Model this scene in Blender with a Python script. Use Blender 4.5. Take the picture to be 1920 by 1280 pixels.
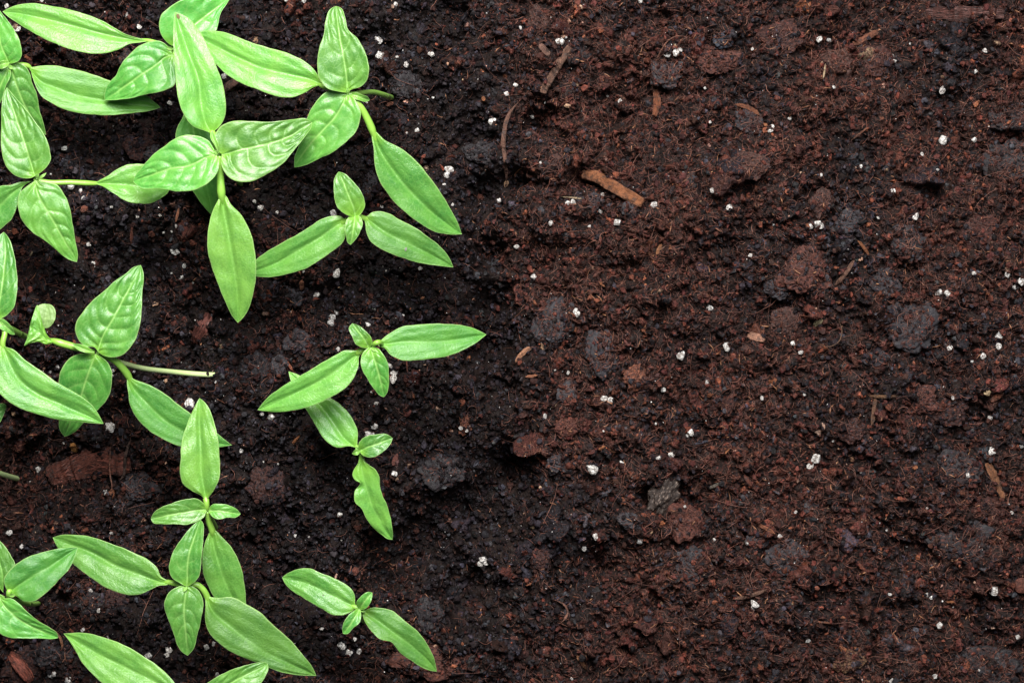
import bpy, math, random
import numpy as np
from mathutils import Vector, Matrix, noise as mnoise

for o in list(bpy.data.objects):
    bpy.data.objects.remove(o, do_unlink=True)
S = bpy.context.scene
COL = S.collection
rng = np.random.default_rng(7)
random.seed(7)
K = 1e-4            # one photo pixel is a tenth of a millimetre on the soil
HC = 0.60           # camera height above the soil, metres

# ------------------------------------------------------------------ camera
cam_d = bpy.data.cameras.new('camera')
cam = bpy.data.objects.new('camera', cam_d)
COL.objects.link(cam)
cam.location = (0, 0, HC)
cam.rotation_euler = (0, 0, 0)
cam_d.sensor_width = 36
cam_d.lens = 36 * HC / (1920 * K)
cam_d.clip_start = 0.02
cam_d.clip_end = 50
S.camera = cam

# ------------------------------------------------------------------ light
W = bpy.data.worlds.new('World')
S.world = W
W.use_nodes = True
bg = W.node_tree.nodes['Background']
bg.inputs[0].default_value = (0.80, 0.90, 1.0, 1)
bg.inputs[1].default_value = 0.07


def area_lamp(name, loc, target, size, power, color):
    ld = bpy.data.lights.new(name, 'AREA')
    ld.shape = 'SQUARE'
    ld.size = size
    ld.energy = power
    ld.color = color
    lo = bpy.data.objects.new(name, ld)
    COL.objects.link(lo)
    lo.location = loc
    d = Vector(target) - Vector(loc)
    lo.rotation_euler = d.to_track_quat('-Z', 'Y').to_euler()
    return lo


area_lamp('key_softbox_lamp', (-0.07, 0.24, 0.34), (-0.06, 0.0, 0.0), 0.12, 2.35, (1.0, 0.965, 0.91))
area_lamp('added_sheen_lamp', (0.09, 0.25, 0.62), (-0.06, 0.0, 0.0), 0.27, 5.0, (0.98, 0.99, 1.0))  # added lamp without a known source, puts sheen on the leaves

S.view_settings.view_transform = 'Standard'
S.view_settings.look = 'None'
S.view_settings.exposure = 0.0
S.view_settings.gamma = 1.0
S.view_settings.use_curve_mapping = False
S.render.engine = 'CYCLES'
S.cycles.max_bounces = 6


# ------------------------------------------------------------------ helpers
def wx(px, py, z=0.0):
    """photo pixel and height (metres) -> the point at that height."""
    f = (HC - z) / HC * K
    return np.array([(px - 960) * f, (640 - py) * f, z])


def tag(o, label=None, cat=None, group=None, kind=None):
    if label: o['label'] = label
    if cat: o['category'] = cat
    if group: o['group'] = group
    if kind: o['kind'] = kind
    return o


def np_mesh(name, verts, faces, cols=None, mat=None, smooth=True, attr='Col'):
    """verts (n,3); faces (m,3) or (m,4) array; cols (n,4)"""
    me = bpy.data.meshes.new(name)
    n = len(verts)
    faces = np.asarray(faces, dtype=np.int32)
    m, k = faces.shape
    me.vertices.add(n)
    me.vertices.foreach_set('co', np.ascontiguousarray(verts, dtype=np.float32).ravel())
    me.loops.add(m * k)
    me.loops.foreach_set('vertex_index', faces.ravel())
    me.polygons.add(m)
    me.polygons.foreach_set('loop_start', np.arange(0, m * k, k, dtype=np.int32))
    me.polygons.foreach_set('use_smooth', np.full(m, smooth, dtype=bool))
    me.update(calc_edges=True)
    if cols is not None:
        a = me.color_attributes.new(attr, 'FLOAT_COLOR', 'POINT')
        a.data.foreach_set('color', np.ascontiguousarray(cols, dtype=np.float32).ravel())
    if mat: me.materials.append(mat)
    return me


def link(name, me, parent=None, loc=None):
    o = bpy.data.objects.new(name, me)
    COL.objects.link(o)
    if parent is not None: o.parent = parent
    if loc is not None: o.location = loc
    return o


def ico(sub):
    import bmesh
    bm = bmesh.new()
    bmesh.ops.create_icosphere(bm, subdivisions=sub, radius=1.0)
    v = np.array([x.co[:] for x in bm.verts])
    f = np.array([[y.index for y in x.verts] for x in bm.faces])
    bm.free()
    return v, f


ICO = {s: ico(s) for s in (1, 2, 3, 4, 5)}


def rough_ball(sub, amp, freq, seed, octaves=3, cell=0.0):
    v, f = ICO[sub]
    off = Vector((seed * 3.1, seed * 1.7, seed * 0.9))
    r = np.empty(len(v))
    for i, p in enumerate(v):
        q = Vector(p)
        a = 0; am = 1; fr = freq
        for _ in range(octaves):
            a += am * mnoise.noise(q * fr + off)
            am *= 0.55; fr *= 2.1
        if cell:
            a -= cell * (mnoise.voronoi(q * freq * 1.4 + off)[0][0])
        r[i] = 1 + amp * a
    return v * r[:, None], f


# ------------------------------------------------------------------ materials
def nodes_of(name):
    m = bpy.data.materials.new(name)
    m.use_nodes = True
    nt = m.node_tree
    for n in list(nt.nodes): nt.nodes.remove(n)
    out = nt.nodes.new('ShaderNodeOutputMaterial')
    return m, nt, out


def N(nt, typ, **kw):
    n = nt.nodes.new(typ)
    for k, v in kw.items(): setattr(n, k, v)
    return n


def mathn(nt, op, a, b=None, clamp=False):
    n = nt.nodes.new('ShaderNodeMath'); n.operation = op; n.use_clamp = clamp
    for i, x in enumerate((a, b)):
        if x is None: continue
        if isinstance(x, (int, float)): n.inputs[i].default_value = x
        else: nt.links.new(x, n.inputs[i])
    return n.outputs[0]


def mixc(nt, fac, a, b, blend='MIX'):
    n = nt.nodes.new('ShaderNodeMix'); n.data_type = 'RGBA'; n.blend_type = blend
    for s, x in ((n.inputs[0], fac), (n.inputs[6], a), (n.inputs[7], b)):
        if isinstance(x, (int, float)): s.default_value = x
        elif isinstance(x, tuple): s.default_value = x
        else: nt.links.new(x, s)
    return n.outputs[2]


def noise_tex(nt, vec, scale, detail=3, rough=0.6):
    n = nt.nodes.new('ShaderNodeTexNoise')
    n.inputs['Scale'].default_value = scale
    n.inputs['Detail'].default_value = detail
    n.inputs['Roughness'].default_value = rough
    if vec is not None: nt.links.new(vec, n.inputs['Vector'])
    return n.outputs['Fac']


def mapr(nt, v, a, b, c, d):
    n = nt.nodes.new('ShaderNodeMapRange')
    nt.links.new(v, n.inputs[0])
    for i, x in enumerate((a, b, c, d)): n.inputs[i + 1].default_value = x
    return n.outputs[0]


def earth_material(name, rough=0.72, spec=0.45, var=(0.45, 1.75), bump=0.00022, fscale=2600):
    m, nt, out = nodes_of(name)
    at = N(nt, 'ShaderNodeAttribute', attribute_name='Col')
    tc = N(nt, 'ShaderNodeNewGeometry')
    p = tc.outputs['Position']
    n1 = noise_tex(nt, p, fscale, 3, 0.7)
    n2 = noise_tex(nt, p, fscale * 0.28, 2, 0.6)
    v = mapr(nt, n1, 0.3, 0.7, var[0], var[1])
    vc = N(nt, 'ShaderNodeCombineXYZ')
    for i in range(3): nt.links.new(v, vc.inputs[i])
    c = mixc(nt, 1.0, at.outputs['Color'], vc.outputs[0], 'MULTIPLY')
    pr = N(nt, 'ShaderNodeBsdfPrincipled')
    nt.links.new(c, pr.inputs['Base Color'])
    nt.links.new(mapr(nt, n2, 0.35, 0.65, rough - 0.2, rough + 0.15), pr.inputs['Roughness'])
    pr.inputs['Specular IOR Level'].default_value = spec
    b = N(nt, 'ShaderNodeBump')
    b.inputs['Strength'].default_value = 0.9
    b.inputs['Distance'].default_value = bump
    nt.links.new(n1, b.inputs['Height'])
    nt.links.new(b.outputs[0], pr.inputs['Normal'])
    nt.links.new(pr.outputs[0], out.inputs[0])
    return m


M_SOIL = earth_material('soil_material', rough=0.72, spec=0.2, var=(0.3, 1.9))
M_FIBRE = earth_material('peat_fibre_material', rough=0.6, spec=0.5, var=(0.6, 1.5), bump=0.00004)
M_CHAR = earth_material('charcoal_material', rough=0.68, spec=0.4, var=(0.5, 1.5), bump=0.0002, fscale=3000)


def wood_material():
    m, nt, out = nodes_of('bark_wood_material')
    at = N(nt, 'ShaderNodeAttribute', attribute_name='Col')
    lv = N(nt, 'ShaderNodeAttribute', attribute_name='grain')
    mp = N(nt, 'ShaderNodeMapping')
    mp.inputs['Scale'].default_value = (0.25, 5, 5)
    nt.links.new(lv.outputs['Vector'], mp.inputs['Vector'])
    n1 = noise_tex(nt, mp.outputs[0], 6.0, 4, 0.7)
    tc = N(nt, 'ShaderNodeNewGeometry')
    n2 = noise_tex(nt, tc.outputs['Position'], 900, 3, 0.7)
    v = mathn(nt, 'MULTIPLY', mapr(nt, n1, 0.3, 0.7, 0.3, 1.6), mapr(nt, n2, 0.38, 0.58, 0.18, 1.25))
    vc = N(nt, 'ShaderNodeCombineXYZ')
    for i in range(3): nt.links.new(v, vc.inputs[i])
    c = mixc(nt, 1.0, at.outputs['Color'], vc.outputs[0], 'MULTIPLY')
    pr = N(nt, 'ShaderNodeBsdfPrincipled')
    nt.links.new(c, pr.inputs['Base Color'])
    pr.inputs['Roughness'].default_value = 0.5
    b = N(nt, 'ShaderNodeBump')
    b.inputs['Distance'].default_value = 0.00015
    nt.links.new(v, b.inputs['Height'])
    nt.links.new(b.outputs[0], pr.inputs['Normal'])
    nt.links.new(pr.outputs[0], out.inputs[0])
    return m


M_WOOD = wood_material()


def perlite_material():
    m, nt, out = nodes_of('perlite_material')
    tc = N(nt, 'ShaderNodeTexCoord')
    oi = N(nt, 'ShaderNodeObjectInfo')
    va = N(nt, 'ShaderNodeVectorMath', operation='ADD')
    sc = N(nt, 'ShaderNodeVectorMath', operation='SCALE')
    cx = N(nt, 'ShaderNodeCombineXYZ')
    nt.links.new(oi.outputs['Random'], cx.inputs[0])
    nt.links.new(oi.outputs['Random'], cx.inputs[1])
    nt.links.new(cx.outputs[0], sc.inputs[0]); sc.inputs['Scale'].default_value = 37
    nt.links.new(tc.outputs['Object'], va.inputs[0])
    nt.links.new(sc.outputs[0], va.inputs[1])
    vo = N(nt, 'ShaderNodeTexVoronoi', feature='DISTANCE_TO_EDGE')
    vo.inputs['Scale'].default_value = 1.5
    nz = noise_tex(nt, va.outputs[0], 2.2, 3, 0.7)
    wob = N(nt, 'ShaderNodeVectorMath', operation='SCALE')
    cz = N(nt, 'ShaderNodeCombineXYZ')
    nt.links.new(nz, cz.inputs[0]); nt.links.new(nz, cz.inputs[1])
    nt.links.new(cz.outputs[0], wob.inputs[0]); wob.inputs['Scale'].default_value = 1.3
    vb = N(nt, 'ShaderNodeVectorMath', operation='ADD')
    nt.links.new(va.outputs[0], vb.inputs[0]); nt.links.new(wob.outputs[0], vb.inputs[1])
    nt.links.new(vb.outputs[0], vo.inputs['Vector'])
    crack = mapr(nt, vo.outputs['Distance'], 0.03, 0.11, 1, 0)
    n2 = noise_tex(nt, va.outputs[0], 1.6, 3, 0.7)
    pit = mapr(nt, n2, 0.56, 0.63, 0, 1)
    crk = mathn(nt, 'MULTIPLY', crack, mapr(nt, n2, 0.36, 0.44, 0, 1))
    f = mathn(nt, 'MAXIMUM', crk, pit)
    rnd = mapr(nt, mathn(nt, 'FRACT', mathn(nt, 'MULTIPLY', oi.outputs['Random'], 5.77)), 0, 1, 0.0, 1.0)
    base = mixc(nt, mapr(nt, nz, 0.3, 0.7, 0, 1), (0.88, 0.86, 0.82, 1), (0.60, 0.56, 0.52, 1))
    base = mixc(nt, mathn(nt, 'MULTIPLY', rnd, 0.5), base, (0.42, 0.38, 0.36, 1))
    c = mixc(nt, mathn(nt, 'MULTIPLY', f, 0.85), base, (0.09, 0.06, 0.045, 1))
    pr = N(nt, 'ShaderNodeBsdfPrincipled')
    nt.links.new(c, pr.inputs['Base Color'])
    pr.inputs['Roughness'].default_value = 0.55
    b = N(nt, 'ShaderNodeBump'); b.inputs['Distance'].default_value = 0.25
    b.inputs['Strength'].default_value = 0.5
    nt.links.new(mathn(nt, 'SUBTRACT', 1.0, f), b.inputs['Height'])
    nt.links.new(b.outputs[0], pr.inputs['Normal'])
    nt.links.new(pr.outputs[0], out.inputs[0])
    return m


M_PERL = perlite_material()


def leaf_material(name, main, deep, vein, rough=0.36, mott=0.6, transl=0.22, bumpd=0.00013):
    """attribute lf: r = vein, g = margin, b = closeness to the base, a = hue shift; luv: (along, across) in mm"""
    m, nt, out = nodes_of(name)
    at = N(nt, 'ShaderNodeAttribute', attribute_name='lf')
    sp = N(nt, 'ShaderNodeSeparateColor')
    nt.links.new(at.outputs['Color'], sp.inputs[0])
    uv = N(nt, 'ShaderNodeAttribute', attribute_name='luv')
    mp = N(nt, 'ShaderNodeMapping'); mp.inputs['Scale'].default_value = (0.75, 1.7, 1)
    nt.links.new(uv.outputs['Vector'], mp.inputs['Vector'])
    streak = noise_tex(nt, mp.outputs[0], 1.1, 4, 0.65)
    cells = noise_tex(nt, uv.outputs['Vector'], 3.2, 2, 0.6)
    big = noise_tex(nt, uv.outputs['Vector'], 0.22, 2, 0.5)
    c = mixc(nt, mapr(nt, big, 0.35, 0.65, 0, 1), main, deep)
    light = tuple(min(1, x * 1.35) for x in main[:3]) + (1,)
    c = mixc(nt, mathn(nt, 'MULTIPLY', mapr(nt, streak, 0.42, 0.68, 0, 1), mott * 0.6), c, light)
    c = mixc(nt, mathn(nt, 'MULTIPLY', mapr(nt, cells, 0.4, 0.66, 0, 1), mott * 0.6), c, light)
    oi = N(nt, 'ShaderNodeObjectInfo')
    hs = N(nt, 'ShaderNodeHueSaturation')
    nt.links.new(mapr(nt, oi.outputs['Random'], 0, 1, 0.484, 0.508), hs.inputs['Hue'])
    rv = mathn(nt, 'FRACT', mathn(nt, 'MULTIPLY', oi.outputs['Random'], 7.31))
    nt.links.new(mapr(nt, rv, 0, 1, 0.70, 1.12), hs.inputs['Value'])
    nt.links.new(c, hs.inputs['Color'])
    c = hs.outputs[0]
    net = N(nt, 'ShaderNodeTexVoronoi', feature='DISTANCE_TO_EDGE')
    net.inputs['Scale'].default_value = 1.15
    wv = N(nt, 'ShaderNodeVectorMath', operation='MULTIPLY_ADD')
    nn = N(nt, 'ShaderNodeTexNoise'); nn.inputs['Scale'].default_value = 1.3
    nt.links.new(uv.outputs['Vector'], nn.inputs['Vector'])
    nt.links.new(nn.outputs['Color'], wv.inputs[0]); wv.inputs[1].default_value = (0.7, 0.7, 0.0)
    nt.links.new(uv.outputs['Vector'], wv.inputs[2])
    nt.links.new(wv.outputs[0], net.inputs['Vector'])
    netf = mapr(nt, net.outputs['Distance'], 0.0, 0.10, 1, 0)
    c = mixc(nt, mathn(nt, 'MULTIPLY', netf, 0.22), c, vein)
    c = mixc(nt, mathn(nt, 'MULTIPLY', sp.outputs[2], 0.8), c, (0.31, 0.63, 0.05, 1))
    c = mixc(nt, sp.outputs[0], c, vein)
    c = mixc(nt, mathn(nt, 'MULTIPLY', sp.outputs[1], 0.75), c, (0.50, 0.74, 0.26, 1))  # highlight rim painted into the margin colour
    pr = N(nt, 'ShaderNodeBsdfPrincipled')
    nt.links.new(c, pr.inputs['Base Color'])
    nt.links.new(mapr(nt, cells, 0.3, 0.7, rough - 0.05, rough + 0.1), pr.inputs['Roughness'])
    pr.inputs['Specular IOR Level'].default_value = 0.95
    pr.inputs['IOR'].default_value = 1.5
    h = mathn(nt, 'SUBTRACT', mathn(nt, 'ADD', mathn(nt, 'MULTIPLY', cells, 0.6), streak), mathn(nt, 'MULTIPLY', netf, 0.18))
    b = N(nt, 'ShaderNodeBump'); b.inputs['Distance'].default_value = bumpd
    b.inputs['Strength'].default_value = 0.8
    nt.links.new(h, b.inputs['Height'])
    nt.links.new(b.outputs[0], pr.inputs['Normal'])
    tr = N(nt, 'ShaderNodeBsdfTranslucent')
    tc = mixc(nt, 1.0, c, (1.25, 1.25, 0.55, 1), 'MULTIPLY')
    nt.links.new(tc, tr.inputs['Color'])
    mx = N(nt, 'ShaderNodeMixShader'); mx.inputs[0].default_value = transl
    nt.links.new(pr.outputs[0], mx.inputs[1]); nt.links.new(tr.outputs[0], mx.inputs[2])
    nt.links.new(mx.outputs[0], out.inputs[0])
    return m


M_COT = leaf_material('cotyledon_material', (0.20, 0.51, 0.080, 1), (0.11, 0.38, 0.062, 1), (0.30, 0.60, 0.14, 1), mott=0.5)
M_COT2 = leaf_material('deep_green_cotyledon_material', (0.13, 0.41, 0.055, 1), (0.075, 0.31, 0.045, 1), (0.24, 0.53, 0.10, 1), rough=0.47, mott=0.3)
M_LEAF = leaf_material('true_leaf_material', (0.145, 0.46, 0.065, 1), (0.08, 0.34, 0.05, 1), (0.36, 0.64, 0.17, 1), rough=0.39, mott=0.3, bumpd=0.00008)
M_UNDER = leaf_material('leaf_underside_material', (0.38, 0.60, 0.20, 1), (0.34, 0.56, 0.17, 1), (0.45, 0.65, 0.25, 1), rough=0.5, mott=0.3)
M_STEM = leaf_material('stem_material', (0.34, 0.66, 0.14, 1), (0.28, 0.58, 0.10, 1), (0.4, 0.6, 0.2, 1), rough=0.35, mott=0.3, transl=0.04, bumpd=0.00004)
M_PALE = leaf_material('pale_stem_material', (0.72, 0.93, 0.42, 1), (0.62, 0.88, 0.32, 1), (0.8, 0.9, 0.5, 1), rough=0.35, mott=0.3, transl=0.03, bumpd=0.00003)


# ------------------------------------------------------------------ soil heights
ST = 1.5
GX0, GX1, GY0, GY1 = -620, 2540, -560, 1840
gx = np.arange(GX0, GX1, ST); gy = np.arange(GY0, GY1, ST)
NX, NY = len(gx), len(gy)


def vnoise(cell, seed, cellx=None):
    r = np.random.default_rng(seed)
    cx_ = cellx or cell
    u = (gx - GX0) / cx_; v = (gy - GY0) / cell
    G = r.uniform(-1, 1, (int(v[-1]) + 3, int(u[-1]) + 3)).astype(np.float32)
    iu = u.astype(int); fu = u - iu; fu = fu * fu * (3 - 2 * fu)
    iv = v.astype(int); fv = v - iv; fv = fv * fv * (3 - 2 * fv)
    A = G[:, iu] * (1 - fu) + G[:, iu + 1] * fu
    return (A[iv] * (1 - fv)[:, None] + A[iv + 1] * fv[:, None]).astype(np.float32)


def fbm(cell, seed, o=3, g=0.5):
    a = 0; am = 1
    for i in range(o):
        a = a + am * vnoise(cell, seed + i * 11); cell /= 2; am *= g
    return a


XX, YY = np.meshgrid(gx.astype(np.float32), gy.astype(np.float32))
base = 20 * fbm(260, 1, 2) + 14 * fbm(110, 5, 2, 0.6) + 32 * np.abs(fbm(86, 15, 2, 0.5)) ** 0.8 + 22 * np.abs(fbm(40, 25, 2, 0.5)) ** 0.8
# hollows that the photograph shows (px, py, radius, depth)
for hx, hy, hr, hd in [(905, 360, 34, 34), (925, 470, 34, 36), (925, 570, 40, 46), (920, 650, 44, 55), (935, 720, 30, 40),
                       (960, 880, 46, 40), (905, 960, 60, 34), (800, 1000, 60, 38), (745, 1050, 50, 32), (860, 1110, 70, 42),
                       (1120, 1060, 40, 25), (1010, 230, 34, 36), (900, 240, 40, 26), (970, 330, 24, 30), (560, 1110, 80, 26),
                       (70, 110, 60, 24), (240, 215, 60, 26), (480, 1010, 60, 18), (600, 560, 50, 15), (1140, 500, 30, 18),
                       (1370, 480, 60, 14), (1220, 930, 26, 34), (1750, 660, 60, 22), (1810, 800, 50, 20), (1710, 1040, 60, 20),
                       (1470, 590, 40, 16), (1180, 190, 60, 18), (1660, 30, 80, 20), (110, 830, 90, 22), (1800, 1180, 90, 14),
                       (330, 670, 60, 22), (800, 640, 40, 14), (500, 380, 70, 10), (1085, 340, 26, 20), (1300, 940, 40, 26)]:
    d2 = ((XX - hx) ** 2 + (YY - hy) ** 2) / (hr * hr)
    base -= 2.6 * hd * np.exp(-d2).astype(np.float32)
for hx, hy, hr, hd in [(1050, 260, 70, 22), (1000, 700, 60, 22), (1450, 300, 120, 12), (1010, 420, 40, 18), (1000, 1150, 90, 20),
                       (880, 1240, 70, 18), (840, 420, 50, 14), (820, 560, 60, 12), (1060, 1080, 60, 12)]:
    base += hd * np.exp(-((XX - hx) ** 2 + (YY - hy) ** 2) / (hr * hr)).astype(np.float32)

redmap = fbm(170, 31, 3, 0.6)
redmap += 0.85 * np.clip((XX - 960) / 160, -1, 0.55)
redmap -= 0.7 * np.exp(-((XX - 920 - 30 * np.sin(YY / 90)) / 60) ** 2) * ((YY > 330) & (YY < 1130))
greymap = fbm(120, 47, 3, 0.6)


def smp(A, px, py):
    ix = np.clip(((px - GX0) / ST), 0, NX - 1.01); iy = np.clip(((py - GY0) / ST), 0, NY - 1.01)
    i = ix.astype(int); j = iy.astype(int); fx = ix - i; fy = iy - j
    return (A[j, i] * (1 - fx) + A[j, i + 1] * fx) * (1 - fy) + (A[j + 1, i] * (1 - fx) + A[j + 1, i + 1] * fx) * fy


PAL = np.array([[0.012, 0.007, 0.008], [0.022, 0.018, 0.022], [0.048, 0.043, 0.052], [0.036, 0.014, 0.011],
                [0.076, 0.024, 0.018], [0.125, 0.036, 0.023], [0.22, 0.072, 0.038], [0.34, 0.20, 0.14]])


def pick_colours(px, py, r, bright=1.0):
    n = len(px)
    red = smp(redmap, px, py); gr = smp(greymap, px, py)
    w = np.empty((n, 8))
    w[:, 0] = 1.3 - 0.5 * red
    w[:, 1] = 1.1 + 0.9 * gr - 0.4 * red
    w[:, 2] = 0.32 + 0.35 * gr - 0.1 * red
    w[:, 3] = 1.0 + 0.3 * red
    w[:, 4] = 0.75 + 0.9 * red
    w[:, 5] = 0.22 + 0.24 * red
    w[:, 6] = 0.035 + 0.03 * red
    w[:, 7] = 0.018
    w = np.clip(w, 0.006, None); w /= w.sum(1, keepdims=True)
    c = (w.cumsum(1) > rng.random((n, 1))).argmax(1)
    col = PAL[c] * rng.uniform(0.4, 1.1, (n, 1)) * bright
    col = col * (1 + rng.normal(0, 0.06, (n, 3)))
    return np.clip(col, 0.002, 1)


H = base.copy()
OWN = np.full(H.shape, -1, np.int32)
cols_all = []
cid = 0
Hf = H.ravel(); Of = OWN.ravel()
for (rmin, rmax, cnt, flat) in [(26, 46, 110, 0.42), (13, 26, 900, 0.6), (7, 13, 8000, 0.8), (3.2, 7, 70000, 1.0)]:
    r = rmin * (rmax / rmin) ** (rng.random(cnt) ** 1.5)
    px = rng.uniform(GX0, GX1, cnt); py = rng.uniform(GY0, GY1, cnt)
    asp = rng.uniform(0.4, 1.0, cnt); ang = rng.uniform(0, np.pi, cnt)
    ph = rng.uniform(0, 6.28, (cnt, 3)); am = rng.uniform(0.06, 0.3, (cnt, 3))
    tilt = rng.normal(0, 0.4, (cnt, 2))
    z0 = smp(H if rmax < 8 else base, px, py) + rng.uniform(-0.75, 0.35, cnt) * r
    if rmax < 8: z0 = 0.5 * z0 + 0.5 * (smp(base, px, py) + rng.uniform(-0.5, 1.6, cnt) * r)
    h = int(math.ceil(rmax * 1.25 / ST))
    oy, ox = np.mgrid[-h:h + 1, -h:h + 1]
    oy = oy.ravel(); ox = ox.ravel()
    CH = max(1, int(3e6 / len(ox)))
    for s in range(0, cnt, CH):
        e = min(cnt, s + CH); sl = slice(s, e)
        ci = ((px[sl] - GX0) / ST).astype(int)[:, None] + ox[None]
        cj = ((py[sl] - GY0) / ST).astype(int)[:, None] + oy[None]
        ok = (ci >= 0) & (ci < NX) & (cj >= 0) & (cj < NY)
        dx = ci * ST + GX0 - px[sl, None]; dy = cj * ST + GY0 - py[sl, None]
        ca = np.cos(ang[sl])[:, None]; sa = np.sin(ang[sl])[:, None]
        a = dx * ca + dy * sa; b = (-dx * sa + dy * ca) / asp[sl, None]
        th = np.arctan2(b, a)
        rr = r[sl, None] * (1 + am[sl, 0:1] * np.cos(2 * th + ph[sl, 0:1]) + am[sl, 1:2] * np.cos(3 * th + ph[sl, 1:2]) + am[sl, 2:3] * 0.6 * np.cos(5 * th + ph[sl, 2:3]))
        q = (a * a + b * b) / (rr * rr)
        ok &= q < 1
        z = z0[sl, None] + flat * r[sl, None] * (1 - q) ** 0.42 + tilt[sl, 0:1] * dx + tilt[sl, 1:2] * dy
        idx = (cj * NX + ci)[ok]; zz = z[ok].astype(np.float32)
        gid = np.broadcast_to(np.arange(s, e)[:, None] + cid, z.shape)[ok]
        np.maximum.at(Hf, idx, zz)
        win = Hf[idx] <= zz + 1e-4
        Of[idx[win]] = gid[win]
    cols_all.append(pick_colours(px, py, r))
    cid += cnt
cols_all = np.concatenate(cols_all)
H = base + 1.45 * (H - base)
H += 1.8 * vnoise(6, 71) + 1.8 * vnoise(3.2, 72)
# steep fall-offs get softened a little so the sheet does not tear
lap = (np.roll(H, 1, 0) + np.roll(H, -1, 0) + np.roll(H, 1, 1) + np.roll(H, -1, 1)) / 4
H = 0.8 * H + 0.2 * lap
H -= np.median(H)

GAP = np.array([0.012, 0.007, 0.006])  # crevice shade between the grains, put into the gap colour
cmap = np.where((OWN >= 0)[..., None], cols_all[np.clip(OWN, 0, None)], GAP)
cn = (1 + 0.4 * vnoise(4, 91) + 0.3 * vnoise(11, 92))[..., None]
# the peat gets darker from the bare side towards the plants on the left
darker = np.clip((1010 - XX) / 260 + 0.35 * fbm(60, 61, 2), 0, 1)[..., None]
cmap = np.clip(cmap * cn * (1 - 0.30 * darker), 0.002, 1)


def keep(g, lo, hi):
    i = np.arange(len(g)); inside = (g > lo) & (g < hi)
    return i[inside | (i % 4 == 0)]


kx = keep(gx, -90, 2010); ky = keep(gy, -90, 1370)
Hs = H[np.ix_(ky, kx)]
verts = np.empty((len(ky), len(kx), 3), np.float32)
verts[..., 0] = (gx[kx][None] - 960) * K
verts[..., 1] = (640 - gy[ky][:, None]) * K
verts[..., 2] = Hs * K
jit = rng.normal(0, 0.3 * K, verts.shape[:2] + (2,))
verts[..., :2] += jit
cc = np.ones((len(ky), len(kx), 4), np.float32)
cc[..., :3] = cmap[np.ix_(ky, kx)]
a = np.arange(len(ky) * len(kx)).reshape(len(ky), len(kx))
faces = np.stack([a[1:, :-1], a[1:, 1:], a[:-1, 1:], a[:-1, :-1]], -1).reshape(-1, 4)
soil = link('soil_bed', np_mesh('soil_bed', verts.reshape(-1, 3), faces, cc.reshape(-1, 4), M_SOIL, smooth=False))
tag(soil, 'bed of dark moist potting soil filling the whole picture', 'soil', kind='structure')
del verts, cc, faces, a

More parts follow.
